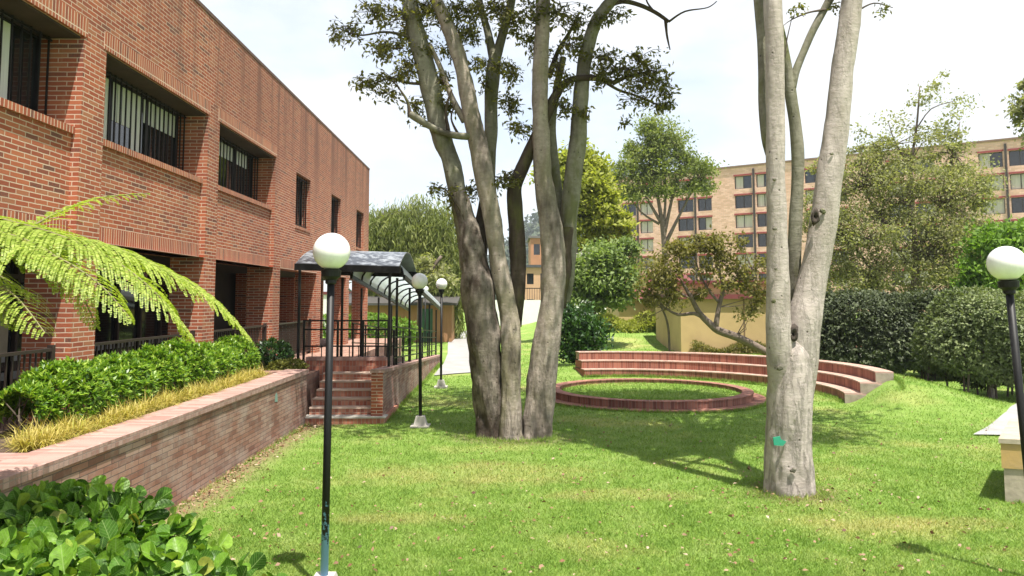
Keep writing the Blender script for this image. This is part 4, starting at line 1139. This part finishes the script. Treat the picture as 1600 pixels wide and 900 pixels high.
# ------------------------------------------------------------------ background vegetation
def bg_tree(name, label, base, specs, Y, mat_, size, dens, stems, cat='tree', depth=1., asp=.5, ax_up=0., trunk_m=None, clump=.30, group=None, tw_=.012, ncl=26, hang=0.):
    """specs: crown blobs (px,py,rx,ry,weight); stems: list of limb pixel lists"""
    t = thing(name, label, cat, base, group)
    P_ = []; cen = []
    for s in specs:
        px, py, rx, ry, wt = s[:5]; y = Y+(s[5] if len(s) > 5 else 0)
        c = np.array(PY(px, py, y)); e = np.array([rx, (rx+ry)/2*depth, ry])*Y/F
        k = max(3, int(ncl*wt))
        d = rdir(k)*RNG.uniform(.2, 1, (k, 1))**.5
        cc = c+d*e
        nl = max(4, int(dens*wt/k))
        rad = clump*min(rx, ry)*Y/F*RNG.uniform(.7, 1.4, (k, 1, 1))
        q = cc[:, None, :]+RNG.normal(0, 1, (k, nl, 3))*rad*np.array([1,1,.65])
        if hang: q[:, :, 2] -= RNG.uniform(0, hang, (k, nl))
        P_.append(q.reshape(-1, 3)); cen.append(cc)
    P_ = np.concatenate(P_); cen = np.concatenate(cen)
    P_ = P_[P_[:, 2] > gz(P_[:, 0], P_[:, 1])+.05]
    n = len(P_)
    ax = rdir(n, ax_up)
    leaves('crown', P_, size, mat_, t, DIAMOND, ax, rdir(n, .9), asp)
    m = MB(); joints = []
    for i, st in enumerate(stems):
        joints += limb(m, st, Y, 8, .06, i, 3)[1:]
    if stems: m.build('trunk', trunk_m or M_trunkbg, t, True)
    if joints:
        m = MB()
        for q in cen:
            j = min(joints, key=lambda v: (v-Vector(q)).length + (2. if v.z > q[2] else 0)*.3)
            mid = (np.array(j)+q)/2+RNG.normal(0, .08, 3); m.tube([j, mid, q], [tw_*2, tw_*1.3, tw_*.5], 5, cap=False)
        m.build('branch', trunk_m or M_trunkbg, t)
    return t
LM = lambda nm, a, b, c, tr=.3, patch=None, sp=.3: leafmat(nm, [(0, a), (.5, b), (1, c)], tr, .6, sp, patch)
M_willow = LM('willow_leaf', (.10,.13,.035), (.19,.22,.06), (.30,.32,.10), .4, .5)
M_ylw = LM('yellow_green_foliage', (.17,.20,.035), (.32,.345,.06), (.48,.48,.11), .4, .6)
M_grygrn = LM('grey_green_foliage', (.10,.15,.05), (.20,.27,.09), (.32,.38,.15), .4, .5)
M_olive = LM('olive_foliage', (.15,.16,.075), (.27,.275,.13), (.44,.42,.24), .45, .7)
M_tall = LM('soft_green_foliage', (.10,.13,.04), (.20,.24,.07), (.32,.34,.11), .4, .3)
M_lean = LM('brown_green_foliage', (.09,.085,.026), (.18,.165,.05), (.30,.25,.09), .4, .9)
M_brt = LM('bright_green_foliage', (.07,.14,.02), (.15,.26,.035), (.26,.38,.075), .4, .7)
M_hdk = LM('dark_hedge_leaf', (.02,.03,.013), (.065,.085,.035), (.17,.20,.10), .2, 1.2, .45)
M_hlt = LM('pale_hedge_leaf', (.06,.085,.03), (.15,.19,.07), (.30,.34,.16), .25, 1.0, .45)

bg_tree('willow_tree', 'drooping pale green willow behind the canopy end of the brick building', (-6, 50, 0),
 [(600,340,30,30,.8),(640,330,50,28,1.3),(690,345,34,34,1.),(610,385,35,30,1.),(665,385,45,35,1.3),(705,400,20,45,.7),(640,425,55,25,.9),(700,445,22,25,.5),(590,360,20,40,.6)], 50, M_willow, .5, 6500,
 [[(640,520,26),(648,470,24),(658,430,18),(640,380,12),(620,340,6)],[(652,450,16),(680,420,12),(700,380,7)]], asp=.14, ax_up=-2.2, hang=3.2, ncl=40)
bg_tree('tree', 'dark leaning tree in front of the willow beside the lamp globes', (-5, 44, 0), [(690,440,25,22,.5),(665,415,25,15,.4)], 45, M_olive, .3, 1400, [[(655,510,8),(658,460,9),(672,425,8),(690,400,5)]])
bg_tree('tree', 'bright yellow green tree right of the central multi trunk tree', (3.8, 44, 0),
 [(900,255,26,26,.8),(930,272,22,18,.55),(915,300,42,30,1.3),(940,320,24,26,.7),(905,345,40,22,.9),(945,355,30,14,.5),(970,350,22,14,.35),(870,280,25,34,.7),(925,375,30,12,.4),(958,372,26,12,.4)], 44, M_ylw, .30, 3600,
 [[(893,485,9),(893,430,9),(894,390,9),(900,340,6),(905,290,4)],[(894,400,7),(925,375,5),(955,362,3)]], ncl=22)
bg_tree('tree', 'loose grey green tree between the yellow green tree and the ochre house', (4.8, 40, 0),
 [(950,405,40,28,1.),(935,440,40,30,1.2),(975,430,28,30,.8),(905,430,22,30,.6),(960,465,30,20,.6),(985,390,20,16,.4),(920,470,26,18,.5),(890,455,16,26,.4)], 40, M_grygrn, .24, 2600,
 [[(928,500,7),(932,460,6),(945,420,4)],[(932,465,4),(912,430,3)]], ncl=24)
bg_tree('tall_airy_tree', 'tall airy rounded tree with fine branching stems before the apartment block', (16, 62, 0),
 [(1030,205,30,22,.9),(1005,235,30,18,.8),(1050,232,40,20,1.1),(1085,262,30,20,.8),(985,268,28,20,.7),(1030,268,40,20,1.),(1005,300,30,18,.6),(1060,295,40,16,.6),(1095,292,18,16,.4),(970,300,14,16,.3)], 62, M_tall, .26, 2600,
 [[(1040,430,9),(1037,370,9),(1030,320,6),(1020,270,4),(1010,230,3)],[(1037,370,7),(1050,310,5),(1062,260,3),(1050,220,2)],[(1034,350,6),(1005,300,4),(985,265,2)],[(1040,380,7),(1070,320,4),(1092,280,2)],[(1036,360,6),(1040,300,4),(1035,210,2)],[(1030,350,5),(1000,330,3),(975,295,2)]], ncl=16, tw_=.025, clump=.40)
bg_tree('leaning_tree', 'low leaning tree with crooked trunk and brownish leaves over the curved seating', (12.5, 31, .5),
 [(1030,415,32,30,1.),(1010,445,22,26,.6),(1060,385,30,18,.8),(1095,380,34,18,.9),(1135,390,36,20,.9),(1165,415,28,24,.7),(1055,430,30,26,.6),(1100,415,40,22,.45),(1010,478,16,20,.35),(1045,465,26,16,.4),(1180,450,20,22,.5),(1140,440,26,18,.4),(1175,490,18,22,.3),(1090,460,24,12,.3)], 31, M_lean, .17, 900,
 [[(1200,552,13),(1175,538,13),(1150,526,13),(1122,516,13),(1108,505,11),(1092,488,9),(1080,465,7),(1065,440,4)],[(1118,514,10),(1123,480,8),(1130,450,7),(1122,420,4)],[(1104,500,8),(1085,490,6),(1060,492,5),(1040,482,3)],[(1130,452,5),(1155,432,4),(1175,420,2)],[(1125,475,5),(1105,450,4),(1090,420,3),(1085,395,2)],[(1085,470,4),(1050,450,3),(1030,430,2)]], trunk_m=plain('pale_leaning_bark', (.20,.15,.12), (.10,.075,.06), 8, .9), ncl=15, tw_=.012, clump=.36)
bg_tree('sapling', 'thin bent dark sapling stem before the ochre wall', (6.7, 32, .3), [(1024,470,10,8,.15)], 32, M_lean, .14, 500, [[(1046,556,4),(1045,520,4),(1040,495,3.4),(1030,474,2.6)]], cat='sapling', ncl=8)
bg_tree('spreading_tree', 'large twiggy olive tree behind the dark clipped hedge', (16, 33, .5),
 [(1425,285,80,40,1.2),(1345,300,50,50,1.),(1490,290,52,48,.9),(1400,365,90,45,1.6),(1490,365,58,50,1.2),(1315,370,44,60,1.),(1430,430,95,35,1.4),(1330,440,50,30,.8),(1510,430,40,40,.8),(1375,245,52,24,.5),(1460,228,60,25,.45),(1275,330,26,40,.4),(1530,310,24,36,.35),(1300,270,36,24,.25)], 33, M_olive, .13, 4200,
 [[(1420,560,14),(1425,480,13),(1432,400,11),(1420,320,8),(1425,250,5),(1433,190,3.5),(1437,135,2)],[(1428,430,9),(1380,350,6),(1350,290,4),(1345,230,2)],[(1430,400,8),(1470,320,5),(1490,240,3),(1500,190,1.6)],[(1430,270,4),(1400,225,2.4),(1388,190,1.2)],[(1433,200,2.6),(1455,170,2),(1490,158,1)],[(1425,480,9),(1370,430,6),(1330,380,4)]], ncl=44, tw_=.014, clump=.26)
bg_tree('wispy_top', 'x', (16, 33, 8), [(1440,150,34,20,.25),(1460,125,16,14,.12),(1500,175,34,22,.22),(1400,195,40,22,.25),(1465,200,40,20,.3),(1360,215,24,20,.2)], 33, M_olive, .15, 1100, [], ncl=24, clump=.4)
# the thin top sprays belong to the spreading tree
wt = bpy.data.objects['wispy_top']; st_ = bpy.data.objects['spreading_tree']
for c in list(wt.children):
    mw = c.matrix_parent_inverse.copy(); c.parent = None; c.name = 'crown'; c.matrix_parent_inverse = Matrix(); adopt(c, st_)
bpy.data.objects.remove(wt)
bg_tree('leafy_shrub', 'bright green leafy shrub rising behind the round bush at the right edge', (20, 30, 0),
 [(1560,385,40,30,1.),(1590,420,40,35,1.),(1535,420,26,30,.7),(1560,445,40,20,.7),(1520,450,20,20,.4),(1600,370,26,28,.6)], 29, M_brt, .19, 2600, [[(1570,600,8),(1568,500,7),(1560,430,5)]], cat='shrub', ncl=30)
bg_tree('tree', 'tree reaching its branch tips in at the upper right edge', (23, 24, 0), [(1606,165,22,26,.7),(1620,130,22,16,.5),(1640,200,40,40,1.)], 24, M_olive, .16, 1200, [[(1700,620,30),(1690,400,26),(1660,250,14),(1625,180,6)]], ncl=20)
bg_tree('dark_bush', 'dark green leafy bush beside the left end of the curved seating', (3.2, 29.5, 0), [(905,520,32,38,1.),(880,505,22,26,.6),(925,530,20,32,.6),(900,550,36,18,.6)], 29.5, M_dkleaf, .17, 2200, [[(903,575,6),(903,540,5),(905,500,3)]], cat='bush', ncl=30, ax_up=.6)

def box_hedge(name, label, c, r, n, size, m, cat='hedge', pw=4.):
    """rounded box of foliage"""
    t = thing(name, label, cat, (c[0], c[1], c[2]-r[2]))
    d = rdir(n); s = (np.abs(d)**pw).sum(1)**(-1/pw)
    ph = RNG.uniform(0, 6.28, 4)
    q = d*s[:, None]
    lum = 1+.09*np.sin(q[:,0]*6+ph[0])*np.sin(q[:,2]*3+ph[1])+.05*np.sin(q[:,1]*7+q[:,0]*5+ph[2])
    P_ = np.array(c)+q*np.array(r)*(lum*RNG.uniform(.2, 1, n)**.28)[:, None]
    keep = P_[:, 2] > float(gz(c[0], c[1]))+.25+.15*np.sin(P_[:, 0]*3)
    rosettes(P_[keep], d[keep], size, 5, m, t, 'foliage', .5)
    mm = MB()
    for i in range(int(10+r[0]*5)):
        x = c[0]+random.uniform(-.85,.85)*r[0]; y = c[1]+random.uniform(-.7,.7)*r[1]; g = float(gz(x, y))
        mm.tube([(x,y,g-.1),(x+random.uniform(-.1,.1),y,g+.6),(x+random.uniform(-.3,.3),y+random.uniform(-.2,.2),c[2])], [.03,.025,.012], 6)
    mm.build('stems', M_twig, t)
    return t
box_hedge('clipped_hedge', 'long dark grey green clipped hedge behind the right end of the seating', (12.8, 25.2, 1.45), (2.9, 1.25, 1.30), 17000, .11, M_hdk)
box_hedge('round_hedge', 'big rounded pale grey green bush beside the right lamp', (12.9, 20.3, 1.55), (1.75, 1.4, 1.25), 12000, .095, M_hlt, 'bush', 2.4)
mm = MB(); mm.tube([(12.55,20.0,-.1),(12.56,20,.5),(12.5,20.1,1.4)], [.09,.08,.06], 10, .1, 2, 3); mm.build('trunk', M_bark, bpy.data.objects['round_hedge'], True)

# brick seat behind the hedge
bs = thing('brick_bench', 'low straight brick and stone bench between the grey tree and the dark hedge', 'bench', (12.4, 30, .4))
MB().box(11.4, 14, 30, 30.6, 0, .95).build('seat', M_step, bs); MB().box(11.35, 14.05, 29.95, 30.62, .952, 1.05).build('slab', M_conc, bs)
MB().box(11.2, 14.2, 29.2, 29.9, 0, .62).build('step', M_conc, bs)

# ground cover strip and low plants by the ochre house
def cover(name, label, xs_, ys_, n, size, m, h=.35):
    x = RNG.uniform(*xs_, n); y = RNG.uniform(*ys_, n); z = gz(x, y)+RNG.uniform(0, 1, n)**.5*h*(.7+.4*np.sin(x*2.3))
    o = leaves(name, np.stack([x,y,z],1), size, m, None, DIAMOND, rdir(n, .6), rdir(n, .6), .35)
    tag(o, label, 'ground cover', kind='stuff')
cover('ground_cover', 'yellow green ground cover strip along the far ochre wall', (5.6, 12.0), (44.5, 47.3), 9000, .22, M_ylw, .75)
cover('base_planting', 'brownish low plants along the foot of the near ochre wall', (9.0, 13.6), (36.2, 36.9), 3500, .14, M_lean, .55)

# ------------------------------------------------------------------ ochre house
oh = thing('ochre_house', 'low ochre plastered house with maroon roofs beyond the curved seating', 'house', (11, 42, .4))
MB().box(8.55, 15.5, 37, 43, -.2, 2.58).build('wall', M_ochre, oh)
MB().box(11.55, 11.62, 36.985, 36.999, 0, 2.58).build('trim', plain('dark_joint', (.20,.13,.06), (.16,.10,.05), 3, .9), oh)  # narrow darker brown strip down the front wall
MB().hexa([(8.4,36.8,2.582),(15.6,36.8,2.582),(15.6,43.2,2.6),(8.4,43.2,2.6),(8.4,36.8,2.80),(15.6,36.8,2.80),(15.6,43.2,2.83),(8.4,43.2,2.83)]).build('roof', M_maroon, oh)
MB().box(9.6, 15.4, 43.3, 50, 0, 3.45).build('wall', M_ochre, oh)
MB().hexa([(9.3,43.1,3.0),(9.598,43.1,3.0),(9.598,47,3.3),(9.3,47,3.3),(9.3,43.1,3.6),(9.598,43.1,3.6),(9.598,47,3.7),(9.3,47,3.7)]).hexa([(9.6,43.1,3.452),(15.5,43.1,3.452),(15.5,50,3.46),(9.6,50,3.46),(9.6,43.1,3.62),(15.5,43.1,3.62),(15.5,50,3.64),(9.6,50,3.64)]).build('roof', M_maroon, oh)
h2 = thing('ochre_annex', 'lower ochre annex with sloping maroon roof left of the ochre house', 'house', (9, 50, .9))
MB().box(7.4, 13, 49.0, 55, .3, 2.45).build('wall', M_ochre, h2)
MB().hexa([(7.1,48.7,2.452),(13.1,48.7,2.452),(13.1,55,4.2),(8.6,55,4.2),(7.1,48.7,2.6),(13.1,48.7,2.6),(13.1,55,4.4),(8.6,55,4.4)]).build('roof', M_maroon, h2)

# timber pavilion and white wall past the path
wp = thing('timber_pavilion', 'low timber walled pavilion with dark roof at the far end of the path', 'pavilion', (-5, 47, 0))
MB().box(-9.5, -3.05, 46.5, 51, 0, 2.2).build('wall', M_wood, wp)
MB().hexa([(-10,46,2.202),(-2.7,46,2.202),(-2.7,51.5,2.9),(-10,51.5,2.9),(-10,46,2.34),(-2.7,46,2.34),(-2.7,51.5,3.1),(-10,51.5,3.1)]).build('roof', plain('dark_roof', (.07,.065,.06), (.05,.045,.04), 2, .8), wp)
MB().box(-5.0, -4.2, 46.47, 46.499, .02, 2.0).build('door', plain('green_door', (.03,.10,.05), (.02,.07,.04), 3, .6), wp)
ww = thing('white_wall', 'long white boundary wall with red coping seen through the arcade end', 'wall', (-12, 52, 0))
MB().box(-22, -9.8, 54, 54.3, 0, 2.9).build('wall', M_white, ww); MB().box(-22, -9.8, 53.9, 54.4, 2.902, 3.1).build('coping', M_maroon, ww)
box_hedge('clipped_hedge', 'bright green clipped hedge seen under the canopy beyond the ramp', (-7.6, 39, .9), (3.2, .9, .85), 3500, .14, M_brt)

# distant brick and white houses, light pole
def far_house(name, label, px0, px1, pyt, Y, depth_, m, roof_m, rows, cols, zb=0):
    a = PY(px0, pyt, Y); b = PY(px1, pyt, Y)
    t = thing(name, label, 'house', ((a.x+b.x)/2, Y, zb))
    w_ = b.x-a.x; H_ = a.z
    hs = []
    for r_ in range(rows):
        for c_ in range(cols):
            u0 = w_*(c_+.25)/cols; z0 = zb+(H_-zb)*(r_+.35)/rows
            hs.append((u0, u0+w_*.5/cols, z0, z0+(H_-zb)*.42/rows))
    mm = MB().holes((a.x, Y, 0), (1,0,0), (0,-1,0), 0, w_, zb-2, H_, hs, .25)
    mm.poly([(a.x,Y,zb-2),(a.x,Y,H_),(a.x,Y+depth_,H_),(a.x,Y+depth_,zb-2)]); mm.poly([(b.x,Y,zb-2),(b.x,Y+depth_,zb-2),(b.x,Y+depth_,H_),(b.x,Y,H_)])
    mm.build('wall', m, t)
    MB().box(a.x-.3, b.x+.3, Y-.3, Y+depth_, H_+.002, H_+.35).build('roof', roof_m, t)
    for h_ in hs: MB().box(a.x+h_[0], a.x+h_[1], Y+.2, Y+.24, h_[2], h_[3]).build('window', M_glass, t)
M_fbrick = plain('far_orange_brick', (.42,.20,.11), (.34,.16,.09), .8, .9)
far_house('brick_house', 'distant orange brick house seen between the stems of the multi trunk tree', 829, 868, 372, 120, 10, M_fbrick, plain('far_roof', (.14,.13,.13), None, 1, .8), 3, 2)
far_house('brick_house', 'distant lower brick house with dark roof below the orange one', 818, 860, 418, 100, 9, plain('far_pale_brick', (.50,.30,.19), (.42,.25,.16), .8, .9), plain('far_dark_roof', (.06,.06,.07), None, 1, .8), 2, 2)
far_house('white_house', 'distant white house with windows right of the yellow green tree trunk', 893, 938, 392, 135, 10, M_white, plain('far_grey_roof', (.30,.29,.28), None, 1, .8), 2, 5)
bw_ = thing('boundary_wall', 'low pale boundary wall with dark fence bars beyond the far lawn', 'wall', (3, 75, 0))
MB().box(-2.5, 12, 75, 75.3, 0, 2.5).build('wall', M_white, bw_)
mm = MB()
for j in range(60): mm.box(-2.4+j*.24, -2.36+j*.24, 75.1, 75.14, 2.5, 3.7)
mm.box(-2.5, 12, 75.09, 75.15, 3.6, 3.68); mm.build('fence_bars', M_black, bw_)
lpn = thing('light_pole', 'thin pale street light pole beside the grey green tree', 'light pole', (5, 42, 0))
a = PY(927, 500, 42); b = PY(929, 405, 42)
MB().tube([(a.x,42,0),(b.x,42,b.z)], [.09,.06], 10).build('pole', M_conc, lpn); MB().tube([(b.x,42,b.z),(b.x-.5,42,b.z+.25),(b.x-1.,42,b.z+.3)], [.05,.04,.04], 8).build('arm', M_conc, lpn)

# ------------------------------------------------------------------ apartment block
ap = thing('apartment_block', 'long five storey tan brick apartment block rising behind the trees on the right', 'building', (40, 100, 0))
U = Vector((-1.4, 1, 0)).normalized(); NN = Vector((-U.y, U.x, 0)) if Vector((-U.y, U.x, 0)).y < 0 else Vector((U.y, -U.x, 0))
O = Vector((59, 87, 0)) - U*30
LEN = 81.5
FH = 2.72; TOP = 20.9
M_apt = brick('tan_brick', [(0,(.56,.35,.255)),(.5,(.67,.415,.325)),(1,(.74,.49,.395))], (.64,.47,.39), bw=.5, rh=.2, ms=.015, wear=.12)
M_red = plain('red_lintel', (.30,.05,.05), (.24,.04,.04), 1, .7)
M_curt = plain('curtain', (.55,.52,.46), (.38,.35,.31), 1.2, .9, stretch=(3,3,.2))
holes = []
bays = []
ENDS = [5.4, 14.6, 24.1, 33.8, 43.5, 53.4, 62.8, 71.2, 80.2]
for e in ENDS: bays += [(e-5.1, e-3.0), (e-2.4, e)]
for (a_, b_) in bays:
    for f_ in range(6):
        zt = TOP-1.25-f_*FH; holes.append((a_, b_, zt-1.8, zt))
m = MB().holes(O, U, NN, 0, LEN, 0, TOP, holes, .45)
A, B = O+U*LEN, O; bk = -NN*12
m.poly([A, A+bk, A+bk+Vector((0,0,TOP)), A+Vector((0,0,TOP))]); m.poly([B, B+Vector((0,0,TOP)), B+bk+Vector((0,0,TOP)), B+bk])
m.poly([A+Vector((0,0,TOP-.3)), B+Vector((0,0,TOP-.3)), B+bk+Vector((0,0,TOP-.3)), A+bk+Vector((0,0,TOP-.3))])
m.build('wall', M_apt, ap)
def fbox(u0, u1, d0, d1, z0, z1):
    p = [O+U*u0-NN*d1, O+U*u1-NN*d1, O+U*u1-NN*d0, O+U*u0-NN*d0]
    z0v, z1v = Vector((0,0,z0)), Vector((0,0,z1))
    return [q+z0v for q in p]+[q+z1v for q in p]
MB().hexa(fbox(-.1, LEN+.1, -.18, .3, TOP+.002, TOP+.22)).build('coping', plain('apt_coping', (.24,.15,.11), None, 1, .9), ap)
rgx = random.Random(3)
for (a_, b_, z0, z1) in holes:
    m = MB(); 
    for q in (a_, (a_+b_)/2-.04, b_-.09): m.hexa(fbox(q, q+.09, .30, .36, z0, z1))
    m.hexa(fbox(a_, b_, .305, .355, z1-.08, z1)); m.hexa(fbox(a_, b_, .305, .355, z0, z0+.08))
    wn = m.build('window', M_rail, ap)
    MB().hexa(fbox(a_, b_, .37, .40, z0, z1)).build('pane', M_glass, wn)
    if rgx.random() < .62:
        f0 = rgx.choice([0, 0, .5]); f1 = rgx.choice([.5, 1, 1])
        if f1 > f0: MB().hexa(fbox(a_+(b_-a_)*f0, a_+(b_-a_)*f1, .362, .368, z0+.05, z1-.05)).build('curtain', M_curt, wn)
    MB().hexa(fbox(a_-.1, b_+.1, -.05, .1, z1+.002, z1+.22)).build('lintel', M_red, ap)
for e in ENDS:
    MB().hexa(fbox(e-2.82, e-2.58, -.2, -.002, 0, TOP-.4)).build('downpipe', M_rail, ap)

# ------------------------------------------------------------------ hills
def hz(X, Y):
    base = np.clip((Y-260)/520, 0, 1)**1.2
    prof = 112*np.exp(-((X-110)/105)**2)+60*np.exp(-((X-420)/280)**2)
    return base*prof*(1+.10*np.sin(X*.021+1)+.08*np.sin(X*.047+Y*.01)) - 3
hx = np.linspace(-700, 900, 120); hy = np.linspace(240, 1000, 50)
me = ground_grid('hills', hx, hy, None, 0, hz)
M_hill = plain('hill_scrub', (.045,.07,.03), (.09,.10,.05), .03, 1., detail=8)
tag(link_mesh('hills', me, M_hill), kind='structure')
def forest():
    n = 2600
    x = RNG.uniform(-60, 260, n); y = RNG.uniform(300, 800, n); z = hz(x, y)
    k = 14
    c = np.stack([x,y,z+4], 1)
    P_ = (c[:, None, :]+RNG.normal(0, 1, (n, k, 3))*np.array([3.4,3.4,3.2])).reshape(-1, 3)
    o = leaves('hillside_forest', P_, 4.2, LM('forest_leaf', (.02,.04,.018), (.045,.07,.03), (.08,.10,.045), .1), None, DIAMOND, None, None, .8)
    tag(o, 'far hillside woodland covering the hazy ridge', 'woodland', kind='stuff')
forest()
for i, (px, py, Y) in enumerate([(885,398,330),(905,380,380),(960,388,350),(985,372,420),(940,372,430),(985,400,330),(842,352,420)]):
    c = PY(px, py, Y); z = float(hz(c.x, Y))
    t = thing('hillside_house', 'tiny pale house among the trees of the far hillside', 'house', (c.x, Y, z), 'houses on the far hillside')
    s = 4.5+(i % 3)
    MB().box(c.x-s, c.x+s, Y, Y+8, z-3, z+7).build('wall', M_white if i % 2 else plain('far_plaster', (.55,.42,.33), None, .3, .9), t)
    MB().hexa([(c.x-s-.5,Y-.5,z+7.01),(c.x+s+.5,Y-.5,z+7.01),(c.x+s+.5,Y+8.5,z+7.01),(c.x-s-.5,Y+8.5,z+7.01),(c.x-s-.5,Y+3.8,z+9.5),(c.x+s+.5,Y+3.8,z+9.5),(c.x+s+.5,Y+4.2,z+9.5),(c.x-s-.5,Y+4.2,z+9.5)]).build('roof', M_fbrick, t)

# ------------------------------------------------------------------ air
k = N('thin_air')
v = k.n('VolumePrincipled', {'Color': (.86,.92,1.0,1), 'Density': HAZE, 'Anisotropy': .2})
k.t.links.new(v.outputs[0], k.out.inputs['Volume'])
tag(MB().box(-720, 920, -70, 1520, -8, 190).build('haze', k.m), kind='stuff')
